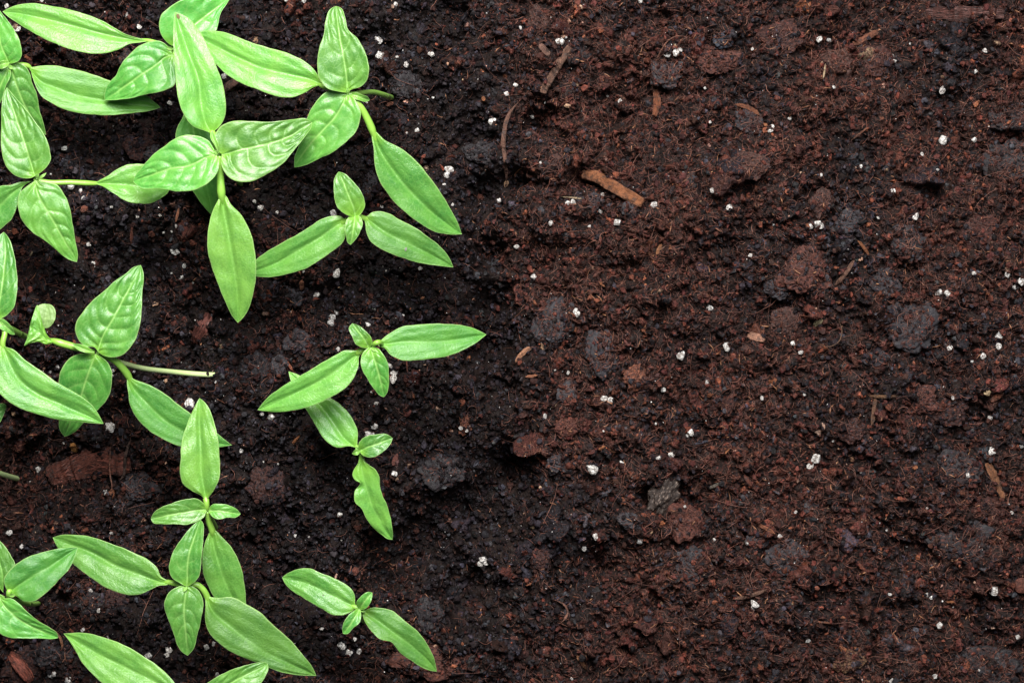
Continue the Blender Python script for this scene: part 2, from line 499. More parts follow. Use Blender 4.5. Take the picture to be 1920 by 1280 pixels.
# ------------------------------------------------------------------ clods: stamped into the placing height too
HP = H.copy()
CHARC = (0.024, 0.021, 0.025); BLK = (0.014, 0.011, 0.013); RED = (0.075, 0.028, 0.021); RB = (0.042, 0.018, 0.015)
BR = (0.052, 0.027, 0.022); OR = (0.13, 0.048, 0.029); GREY = (0.036, 0.033, 0.038)
clods = [
    # px, py, rx, ry, rot(deg), height, colour, label
    (1345, 108, 44, 27, -8, 15, RED, 'broad reddish peat clod below the blue black shiny chip'),
    (1402, 314, 34, 24, 0, 12, BR, 'pale brown rounded peat clod right of the long orange bark stick'),
    (1512, 505, 50, 42, 20, 19, RED, 'large flat russet clod, biggest red lump in the bare soil'),
    (1702, 604, 52, 48, -25, 18, CHARC, 'largest charcoal grey slab in the bare soil'),
    (1660, 532, 24, 27, 30, 16, CHARC, 'charcoal clod just above the largest grey slab'),
    (1700, 458, 26, 30, 0, 16, BLK, 'black clod left of the dull red clod near the right side'),
    (1842, 436, 34, 32, -30, 12, RB, 'dull red crumbly clod near the right side'),
    (1900, 305, 50, 42, 10, 16, BLK, 'wide black lump cut by the right edge, upper part'),
    (1890, 222, 36, 24, 0, 12, BLK, 'smooth dark lump above the wide black lump at the right edge'),
    (1572, 118, 28, 27, 15, 13, BR, 'greyish brown wedge clod beside the pale upright straw'),
    (1408, 229, 30, 22, -30, 14, CHARC, 'charcoal clod with a brown shaving on top'),
    (1283, 980, 33, 33, 0, 20, RED, 'bright rust red clod right of the glittering bark chunk'),
    (1592, 806, 26, 21, -4, 15, RB, 'squarish red brown clod below the split bark shards'),
    (1538, 382, 20, 26, -25, 12, BR, 'narrow brown clod above the wide white perlite flake'),
    (1594, 416, 27, 22, 25, 13, CHARC, 'charcoal crumb clod right of the wide white perlite flake'),
    (1040, 605, 34, 48, -15, 17, CHARC, 'tall charcoal clod right of the deep dark hollow'),
    (1010, 42, 18, 26, 5, 14, BR, 'small pointed brown clod above the brown twig'),
    (1248, 132, 32, 28, 0, 17, CHARC, 'charcoal clod under the thin curved root hair'),
    (1043, 303, 16, 14, 0, 9, BR, 'small smooth brown pebble clod left of the long orange bark stick'),
    (992, 257, 13, 18, -20, 10, RB, 'small red brown chip clod beside the crooked dark root'),
    (1196, 704, 27, 19, 25, 14, OR, 'fuzzy orange brown peat tuft in the middle of the bare soil'),
    (1062, 802, 21, 18, 0, 12, RED, 'small red clod with orange shavings left of centre in the soil'),
    (875, 790, 14, 22, -20, 13, OR, 'little orange brown clod with white specks right of the cracked pair'),
    (826, 885, 42, 32, 10, 22, BLK, 'round black mound clod right of the crinkled cotyledon'),
    (800, 1158, 27, 32, 0, 20, BLK, 'black ball of soil right of the lowest single seedling'),
    (690, 345, 18, 28, 0, 15, CHARC, 'flat slate grey clod beside the small seedling with the upright leaf'),
    (258, 912, 30, 27, 0, 18, CHARC, 'grey clod right under the big red bark piece'),
    (500, 912, 34, 38, 10, 17, RB, 'dark maroon clod right of the small opposite leaves'),
    (230, 105, 34, 15, -10, 11, BLK, 'black clod just under the topmost left cotyledon'),
    (268, 268, 34, 26, 0, 16, RB, 'dark brown clod left of the pale true leaf in the middle'),
    (1182, 392, 18, 17, 0, 13, GREY, 'grey chip clod touching the lower end of the orange bark stick'),
    (1110, 377, 24, 13, 0, 10, CHARC, 'charcoal clod under the orange bark stick, lower left'),
    (1358, 72, 20, 15, 15, 12, (0.03, 0.034, 0.045), 'blue black shiny chip near the top of the soil'),
    (1800, 1015, 62, 38, 0, 14, BLK, 'broad black clod near the lower right corner'),
    (1852, 955, 30, 20, 0, 9, RB, 'reddish brown clod above the broad black clod'),
    (1475, 1045, 34, 30, 0, 13, CHARC, 'charcoal lump above the oval white perlite granule'),
    (1420, 1010, 20, 20, 0, 10, CHARC, 'small charcoal lump right of the rust red clod'),
    (1300, 1062, 30, 36, 10, 15, CHARC, 'dusty charcoal clod below the rust red clod'),
    (1180, 975, 22, 15, -20, 12, GREY, 'grey clod left of the rust red clod'),
    (1015, 1048, 18, 22, 20, 14, RB, 'rounded maroon clod in the dark hollow at the bottom'),
    (1064, 740, 20, 20, 0, 12, GREY, 'grey flat clod above the small red clod'),
    (1048, 870, 24, 18, 0, 14, CHARC, 'charcoal clod left of the biggest white perlite granule'),
    (1130, 660, 30, 40, 0, 14, CHARC, 'dark grey fuzzy clod left of the fuzzy orange tuft'),
    (1470, 70, 40, 28, 0, 12, RB, 'reddish fibrous hump near the top of the soil'),
    (1640, 112, 34, 24, 0, 12, RB, 'red brown hump right of the wedge clod'),
    (1460, 540, 24, 17, 0, 12, CHARC, 'charcoal clod lower left of the large russet clod'),
    (1480, 600, 30, 24, 10, 13, BR, 'dark brown grainy clod below the large russet clod'),
    (1640, 672, 22, 14, 0, 9, CHARC, 'small flat charcoal clod lower left of the largest grey slab'),
    (1770, 770, 40, 26, 0, 10, RB, 'faint red clod right of the split bark shards'),
    (1790, 880, 44, 34, 0, 10, BLK, 'flat black clod left of the upright rotten bark strip'),
    (1850, 1250, 60, 40, 0, 12, BLK, 'wide dark clod in the bottom right corner'),
    (1590, 1238, 28, 18, 20, 11, (0.10, 0.055, 0.03), 'ochre brown clod near the bottom edge'),
    (1400, 655, 12, 9, 0, 8, BR, 'tiny brown clod under the pinkish bright chip'),
    (1720, 750, 34, 26, 0, 10, RED, 'crumbly red clod right of the crossed splinters'),
    (905, 285, 30, 20, 0, 10, BLK, 'black clod left of the crooked dark root'),
    (760, 155, 30, 26, 0, 12, BLK, 'black clod right of the topmost upright true leaf'),
    (815, 1240, 70, 30, 0, 10, RED, 'rust red hump touching the bottom edge'),
    (290, 290, 20, 16, 0, 10, CHARC, 'small charcoal clod left of the centre seedling'),
    (560, 640, 24, 20, 0, 13, CHARC, 'charcoal clod above the red splinter'),
    (520, 690, 22, 16, 40, 12, GREY, 'slate grey clod left of the red splinter'),
    (240, 590, 30, 30, 0, 12, BLK, 'black clod hidden beside the quilted true leaf'),
    (480, 690, 26, 26, 0, 14, BLK, 'black clod at the end of the pale lying stem'),
    (55, 1240, 50, 30, 30, 12, RB, 'red brown clod in the bottom left corner'),
    (100, 1225, 36, 26, 10, 14, BLK, 'black clod left of the lowest cotyledon tip'),
    (170, 1135, 24, 22, 0, 12, BLK, 'black crumbly clod under the lower left seedling'),
    (215, 1130, 22, 20, 0, 12, RB, 'dull maroon clod right of the black crumbly clod'),
]
clod_meshes = []
for i, (px, py, rx, ry, rot, hh, colr, lab) in enumerate(clods):
    big = max(rx, ry)
    v, f = rough_ball(5 if big > 20 else 4, 0.42, 1.3, i + 2, 5, 0.0)
    c = math.cos(math.radians(rot)); s_ = math.sin(math.radians(rot))
    v = v.copy()
    # fine crumbly relief, real-size
    fine = np.array([mnoise.noise(Vector((q[0] * rx / 4.0, q[1] * ry / 4.0, q[2] * 3 + i))) +
                     0.6 * mnoise.noise(Vector((q[0] * rx / 2.0, q[1] * ry / 2.0, q[2] * 5 + i))) for q in v])
    top = np.sign(v[:, 2]) * np.abs(v[:, 2]) ** 0.8
    x = v[:, 0] * rx; y = v[:, 1] * ry; z = top * hh * 0.8 + fine * 3.2
    P = np.stack([(x * c - y * s_) * K, (x * s_ + y * c) * K, z * K], -1)
    zb = smp(H, np.array([px]), np.array([py]))[0]
    zl = float(np.median(smp(H, px + rng.uniform(-rx, rx, 60), py + rng.uniform(-ry, ry, 60))))
    loc = np.array([(px - 960) * K, (640 - py) * K, (zl + hh * 0.05) * K])
    cl = np.ones((len(v), 4)); cl[:, :3] = np.array(colr) * (1 + 0.35 * fine[:, None])
    # peat specks of other colours stuck on the clod
    sel = rng.random(len(v)) < 0.3
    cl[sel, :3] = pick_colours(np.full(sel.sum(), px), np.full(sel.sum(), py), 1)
    cl = np.clip(cl, 0.003, 1)
    o = link('soil_clod', np_mesh('soil_clod', P, f, cl, M_CHAR if colr in (CHARC, BLK, GREY) else M_SOIL), loc=loc)
    tag(o, lab, 'soil clod', 'clods of soil and peat')
    q = (((XX[::1, ::1] - px) * c - (YY - py) * s_) / rx) ** 2 + (((XX - px) * s_ + (YY - py) * c) / ry) ** 2
    mk = q < 0.92
    HP[mk] = np.maximum(HP[mk], zl + hh * 0.05 + hh * (1 - q[mk]) ** 0.45)
    clod_meshes.append((px, py, rx, ry))


def in_clod(px, py, k=1.0):
    m = np.zeros(len(px), bool)
    for (cx, cy, rx, ry) in clod_meshes:
        m |= ((px - cx) / (rx * k)) ** 2 + ((py - cy) / (ry * k)) ** 2 < 1
    return m


# ------------------------------------------------------------------ crumbs (too many to count)
def scatter(name, n, rmin, rmax, sub, mat, label, power=2.2, margin=140, colfn=None, sink=0.25, nvar=14, clodkeep=0.5, amp=0.55, zs=0.8):
    px = rng.uniform(-margin, 1920 + margin, n); py = rng.uniform(-margin, 1280 + margin, n)
    k = ~in_clod(px, py, 0.62) | (rng.random(n) < clodkeep)
    px, py = px[k], py[k]; n = len(px)
    r = rmin + (rmax - rmin) * rng.random(n) ** power
    col = colfn(px, py, r) if colfn else pick_colours(px, py, r)
    z = smp(HP, px, py) + r * (0.5 - sink)
    V = []; F = []; C = []; off = 0
    var = [rough_ball(sub, amp, 1.3, 100 + q, 2) for q in range(nvar)]
    which = rng.integers(0, nvar, n)
    for q in range(nvar):
        ids = np.where(which == q)[0]
        if not len(ids): continue
        bv, bf = var[q]
        m = len(ids)
        qt = rng.normal(size=(m, 4)); qt /= np.linalg.norm(qt, axis=1, keepdims=True)
        w, x, y, zq = qt.T
        R = np.stack([1 - 2 * (y * y + zq * zq), 2 * (x * y - zq * w), 2 * (x * zq + y * w),
                      2 * (x * y + zq * w), 1 - 2 * (x * x + zq * zq), 2 * (y * zq - x * w),
                      2 * (x * zq - y * w), 2 * (y * zq + x * w), 1 - 2 * (x * x + y * y)], -1).reshape(m, 3, 3)
        sc = rng.uniform(0.3, 1.2, (m, 1, 3))
        P = np.einsum('mij,mvj->mvi', R, bv[None] * sc) * r[ids][:, None, None] * K
        P[..., 2] *= zs
        P[..., 0] += ((px[ids] - 960) * K)[:, None]
        P[..., 1] += ((640 - py[ids]) * K)[:, None]
        P[..., 2] += (z[ids] * K)[:, None]
        V.append(P.reshape(-1, 3))
        F.append((bf[None] + (np.arange(m) * len(bv))[:, None, None]).reshape(-1, 3) + off)
        cl = np.ones((m, len(bv), 4)); cl[..., :3] = col[ids][:, None]
        cl[..., :3] *= rng.uniform(0.75, 1.25, (m, len(bv), 1))
        C.append(cl.reshape(-1, 4)); off += m * len(bv)
    o = link(name, np_mesh(name, np.concatenate(V), np.concatenate(F), np.concatenate(C), mat, smooth=False))
    tag(o, label, name.replace('_', ' '), kind='stuff')
    return o


scatter('soil_crumbs', 42000, 1.6, 6.5, 2, M_SOIL, 'loose dark and reddish crumbs covering the soil')
scatter('fine_soil_grains', 90000, 0.8, 2.2, 1, M_SOIL, 'fine soil grains sprinkled over the whole bed', power=1.3, clodkeep=0.8)


def specks_col(px, py, r):
    g = rng.uniform(0.25, 0.85, (len(px), 1))
    return g * np.array([[1.0, 0.94, 0.9]])


scatter('pale_specks', 1500, 0.6, 1.7, 1, M_SOIL, 'tiny pale mineral specks dusted over the soil', power=2, clodkeep=1.0, colfn=specks_col)


def chips_col(px, py, r):
    t = rng.random((len(px), 1))
    return (1 - t) * np.array([[0.13, 0.045, 0.028]]) + t * np.array([[0.30, 0.13, 0.065]])


# ------------------------------------------------------------------ fibres
def fibres(name, n, lmin, lmax, rad, mat, label, colfn, curl=0.5, lift=3.0, focus=None, margin=120, lpow=2.0):
    px = rng.uniform(-margin, 1920 + margin, n * 3); py = rng.uniform(-margin, 1280 + margin, n * 3)
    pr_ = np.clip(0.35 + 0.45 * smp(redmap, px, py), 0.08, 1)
    k = rng.random(n * 3) < pr_
    px = px[k][:n]; py = py[k][:n]; n = len(px)
    SEG = 8
    L = lmin + (lmax - lmin) * rng.random(n) ** lpow
    a = rng.uniform(0, 2 * np.pi, n); k1 = rng.normal(0, curl, n); k2 = rng.normal(0, curl * 0.7, n)
    X = np.empty((n, SEG)); Y = np.empty((n, SEG)); X[:, 0] = px; Y[:, 0] = py; an = a.copy()
    for s in range(1, SEG):
        an = an + k1 * 0.45 + k2 * 0.6 * math.sin(s * 1.1) + rng.normal(0, 0.12, n)
        X[:, s] = X[:, s - 1] + np.cos(an) * L / (SEG - 1); Y[:, s] = Y[:, s - 1] + np.sin(an) * L / (SEG - 1)
    Z = smp(HP, X, Y)
    Zs = Z.copy()
    for _ in range(2):      # a fibre is stiffer than the crumbs it lies on
        Zs[:, 1:-1] = np.maximum(0.5 * Zs[:, 1:-1] + 0.25 * (Zs[:, :-2] + Zs[:, 2:]), Z[:, 1:-1] * 0.6 + 0.4 * Zs[:, 1:-1])
    t = np.linspace(0, 1, SEG)[None]
    Zs = Zs + 0.6 + rng.random((n, 1)) ** 2 * lift * np.sin(np.pi * t) * (L[:, None] / lmax)
    R = (rad * rng.uniform(0.55, 1.5, n))[:, None] * (1 - 0.75 * np.abs(2 * t - 1) ** 2.5)
    dx = np.gradient(X, axis=1); dy = np.gradient(Y, axis=1); dl = np.hypot(dx, dy) + 1e-9
    nx = -dy / dl; ny = dx / dl
    V = np.empty((n, SEG, 3, 3))
    for q in range(3):
        ang = q * 2 * np.pi / 3 + np.pi / 2
        o1 = math.cos(ang) * R; o2 = math.sin(ang) * R
        V[:, :, q, 0] = (X + nx * o1 - 960) * K
        V[:, :, q, 1] = (640 - (Y + ny * o1)) * K
        V[:, :, q, 2] = (Zs + o2) * K
    idx = np.arange(n * SEG * 3).reshape(n, SEG, 3)
    F = []
    for q in range(3):
        q2 = (q + 1) % 3
        F.append(np.stack([idx[:, :-1, q], idx[:, 1:, q], idx[:, 1:, q2], idx[:, :-1, q2]], -1).reshape(-1, 4))
    c = colfn(n)
    C = np.ones((n, SEG, 3, 4)); C[..., :3] = c[:, None, None]
    o = link(name, np_mesh(name, V.reshape(-1, 3), np.concatenate(F), C.reshape(-1, 4), mat))
    tag(o, label, name.replace('_', ' '), kind='stuff')
    return o


def fib_col(n):
    t = rng.random((n, 1)) ** 1.6
    c = (1 - t) * np.array([[0.055, 0.022, 0.018]]) + t * np.array([[0.28, 0.115, 0.08]])
    return c * rng.uniform(0.6, 1.25, (n, 1))


def chip_fib(n):
    t = rng.random((n, 1)) ** 1.4
    return (1 - t) * np.array([[0.12, 0.042, 0.026]]) + t * np.array([[0.36, 0.17, 0.085]])


fibres('peat_fibres', 48000, 4, 34, 0.40, M_FIBRE, 'thin tangled reddish brown peat fibres on the soil', fib_col, 0.5, 8)
fibres('long_root_hairs', 500, 40, 110, 0.42, M_FIBRE, 'long thin curled brown root hairs over the soil', fib_col, 0.35, 7, lpow=1.2)
fibres('wood_shavings', 2200, 4, 20, 1.2, M_FIBRE, 'small orange brown wood shavings mixed in the soil', chip_fib, 0.18, 1.5)


# ------------------------------------------------------------------ sticks, bark, roots
def catmull(pts, n):
    P = np.asarray(pts, float)
    if len(P) == 2:
        t = np.linspace(0, 1, n)[:, None]
        return P[0] * (1 - t) + P[1] * t
    d = np.concatenate([[0], np.cumsum(np.maximum(1e-6, np.linalg.norm(np.diff(P[:, :2], axis=0), axis=1)))])
    # cubic hermite with chord-length tangents (monotone-ish)
    m = np.zeros_like(P)
    for i in range(1, len(P) - 1):
        h0 = d[i] - d[i - 1]; h1 = d[i + 1] - d[i]
        m[i] = ((P[i] - P[i - 1]) / h0 * h1 + (P[i + 1] - P[i]) / h1 * h0) / (h0 + h1)
    m[0] = 2 * (P[1] - P[0]) / (d[1] - d[0]) - m[1]
    m[-1] = 2 * (P[-1] - P[-2]) / (d[-1] - d[-2]) - m[-2]
    s = np.linspace(0, d[-1], n)
    i = np.clip(np.searchsorted(d, s, side='right') - 1, 0, len(P) - 2)
    h = (d[i + 1] - d[i])[:, None]; t = ((s - d[i])[:, None]) / h
    return ((2 * t ** 3 - 3 * t ** 2 + 1) * P[i] + (t ** 3 - 2 * t ** 2 + t) * h * m[i] +
            (-2 * t ** 3 + 3 * t ** 2) * P[i + 1] + (t ** 3 - t ** 2) * h * m[i + 1])


def stick(name, pts, w, colr, label, cat='bark', flat=0.6, lift=2.0, rough=0.18, taper=0.4, ring=14, seed=1, blunt=True, tips=None):
    Lp = sum(math.dist(pts[i], pts[i + 1]) for i in range(len(pts) - 1))
    n = max(10, int(Lp / 3))
    P = catmull(pts, n)
    zz = smp(HP, P[:, 0], P[:, 1])
    zl = np.polyval(np.polyfit(np.arange(n), zz, 2 if n > 14 else 1), np.arange(n))
    zl = np.maximum(zl, zz * 0.5 + zl * 0.5) + w * flat * 0.35 + lift
    T = np.gradient(P, axis=0); T /= np.linalg.norm(T, axis=1, keepdims=True) + 1e-9
    Nn = np.stack([-T[:, 1], T[:, 0]], -1)
    V = np.empty((n, ring, 3)); G = np.zeros((n, ring, 4)); C = np.ones((n, ring, 4))
    org = np.array([(P[:, 0].mean() - 960) * K, (640 - P[:, 1].mean()) * K, zl.mean() * K])
    for i in range(n):
        t = i / (n - 1)
        prof = 1 - taper * abs(2 * t - 1) ** 2
        if i == 0 or i == n - 1: prof *= 0.85 if blunt else 0.15
        elif not blunt: prof *= min(1, 5 * t + 0.2, 5 * (1 - t) + 0.2)
        for j in range(ring):
            an = 2 * math.pi * j / ring
            q = mnoise.noise(Vector((i * 0.12, math.cos(an) * 1.5 + seed * 5, math.sin(an) * 1.5)))
            q2 = mnoise.noise(Vector((i * 0.6, math.cos(an) * 3 + seed * 7, math.sin(an) * 3)))
            r = w / 2 * prof * (1 + rough * 1.6 * q + rough * 0.8 * q2)
            a_ = math.cos(an) * r; b_ = math.sin(an) * r * flat
            e = (q2 * w * 0.25) if i in (0, n - 1) else 0
            V[i, j] = [(P[i, 0] + Nn[i, 0] * a_ + T[i, 0] * e - 960) * K, (640 - P[i, 1] - Nn[i, 1] * a_ - T[i, 1] * e) * K, (zl[i] + b_) * K]
            G[i, j] = [i * Lp / n * 0.05, math.cos(an) * w * 0.05, math.sin(an) * w * 0.05, 1]
            C[i, j, :3] = np.array(colr) * (1 + 0.5 * q)
    V = V - org
    idx = np.arange(n * ring).reshape(n, ring)
    F = [[idx[i, j], idx[i + 1, j], idx[i + 1, (j + 1) % ring], idx[i, (j + 1) % ring]] for i in range(n - 1) for j in range(ring)]
    Vv = V.reshape(-1, 3)
    ca = V[0].mean(0); cb = V[-1].mean(0)
    Vv = np.concatenate([Vv, ca[None], cb[None]]); k0 = n * ring
    F += [[k0, idx[0, j], idx[0, (j + 1) % ring], idx[0, (j + 1) % ring]] for j in range(0)]
    me = bpy.data.meshes.new(name)
    tri = [[k0, idx[0, j], idx[0, (j + 1) % ring]] for j in range(ring)] + [[k0 + 1, idx[-1, (j + 1) % ring], idx[-1, j]] for j in range(ring)]
    me.from_pydata(Vv.tolist(), [], [list(map(int, f)) for f in F + tri])
    Cc = np.concatenate([C.reshape(-1, 4), [[*colr, 1]], [[*colr, 1]]]); Gg = np.concatenate([G.reshape(-1, 4), G[:1, 0], G[-1:, 0]])
    a1 = me.color_attributes.new('Col', 'FLOAT_COLOR', 'POINT'); a1.data.foreach_set('color', np.clip(Cc, 0, 1).astype(np.float32).ravel())
    a2 = me.attributes.new('grain', 'FLOAT_VECTOR', 'POINT'); a2.data.foreach_set('vector', Gg[:, :3].astype(np.float32).ravel())
    for p in me.polygons: p.use_smooth = True
    me.materials.append(M_WOOD)
    o = link(name, me, loc=org)
    tag(o, label, cat)
    if w >= 22 and name == 'bark_piece':      # loose fibres of the bark, lying along it
        Vf = []; Ff = []; Cf = []
        for q in range(170):
            i0 = random.randint(0, n - 6); ln = random.randint(4, max(5, n // 3)); v0 = random.uniform(-0.95, 0.95); dv = random.gauss(0, 0.05)
            colf = (np.array(colr) * random.uniform(0.7, 2.3)).clip(0, 0.6)
            rad = random.uniform(0.3, 0.8)
            ks = range(i0, min(n, i0 + ln)); b0 = len(Vf)
            for k in ks:
                vv = max(-1, min(1, v0 + dv * (k - i0)))
                t = k / (n - 1); prof = 1 - taper * abs(2 * t - 1) ** 2
                X = P[k, 0] + Nn[k, 0] * vv * w / 2 * prof; Y = P[k, 1] + Nn[k, 1] * vv * w / 2 * prof
                Z = zl[k] + flat * w / 2 * prof * math.sqrt(max(0.0, 1 - vv * vv)) * 1.08 + 0.6
                for a_ in range(3):
                    Vf.append([(X + Nn[k, 0] * rad * math.cos(a_ * 2.094 + 1.57) - 960) * K - org[0], (640 - Y - Nn[k, 1] * rad * math.cos(a_ * 2.094 + 1.57)) * K - org[1], (Z + rad * math.sin(a_ * 2.094 + 1.57)) * K - org[2]])
                    Cf.append([*colf, 1])
            for k in range(len(ks) - 1):
                for a_ in range(3):
                    Ff.append([b0 + k * 3 + a_, b0 + (k + 1) * 3 + a_, b0 + (k + 1) * 3 + (a_ + 1) % 3, b0 + k * 3 + (a_ + 1) % 3])
        fo = link('bark_fibres', np_mesh('bark_fibres', np.array(Vf), np.array(Ff), np.array(Cf), M_FIBRE), o)
        fo['kind'] = 'stuff'
    return o


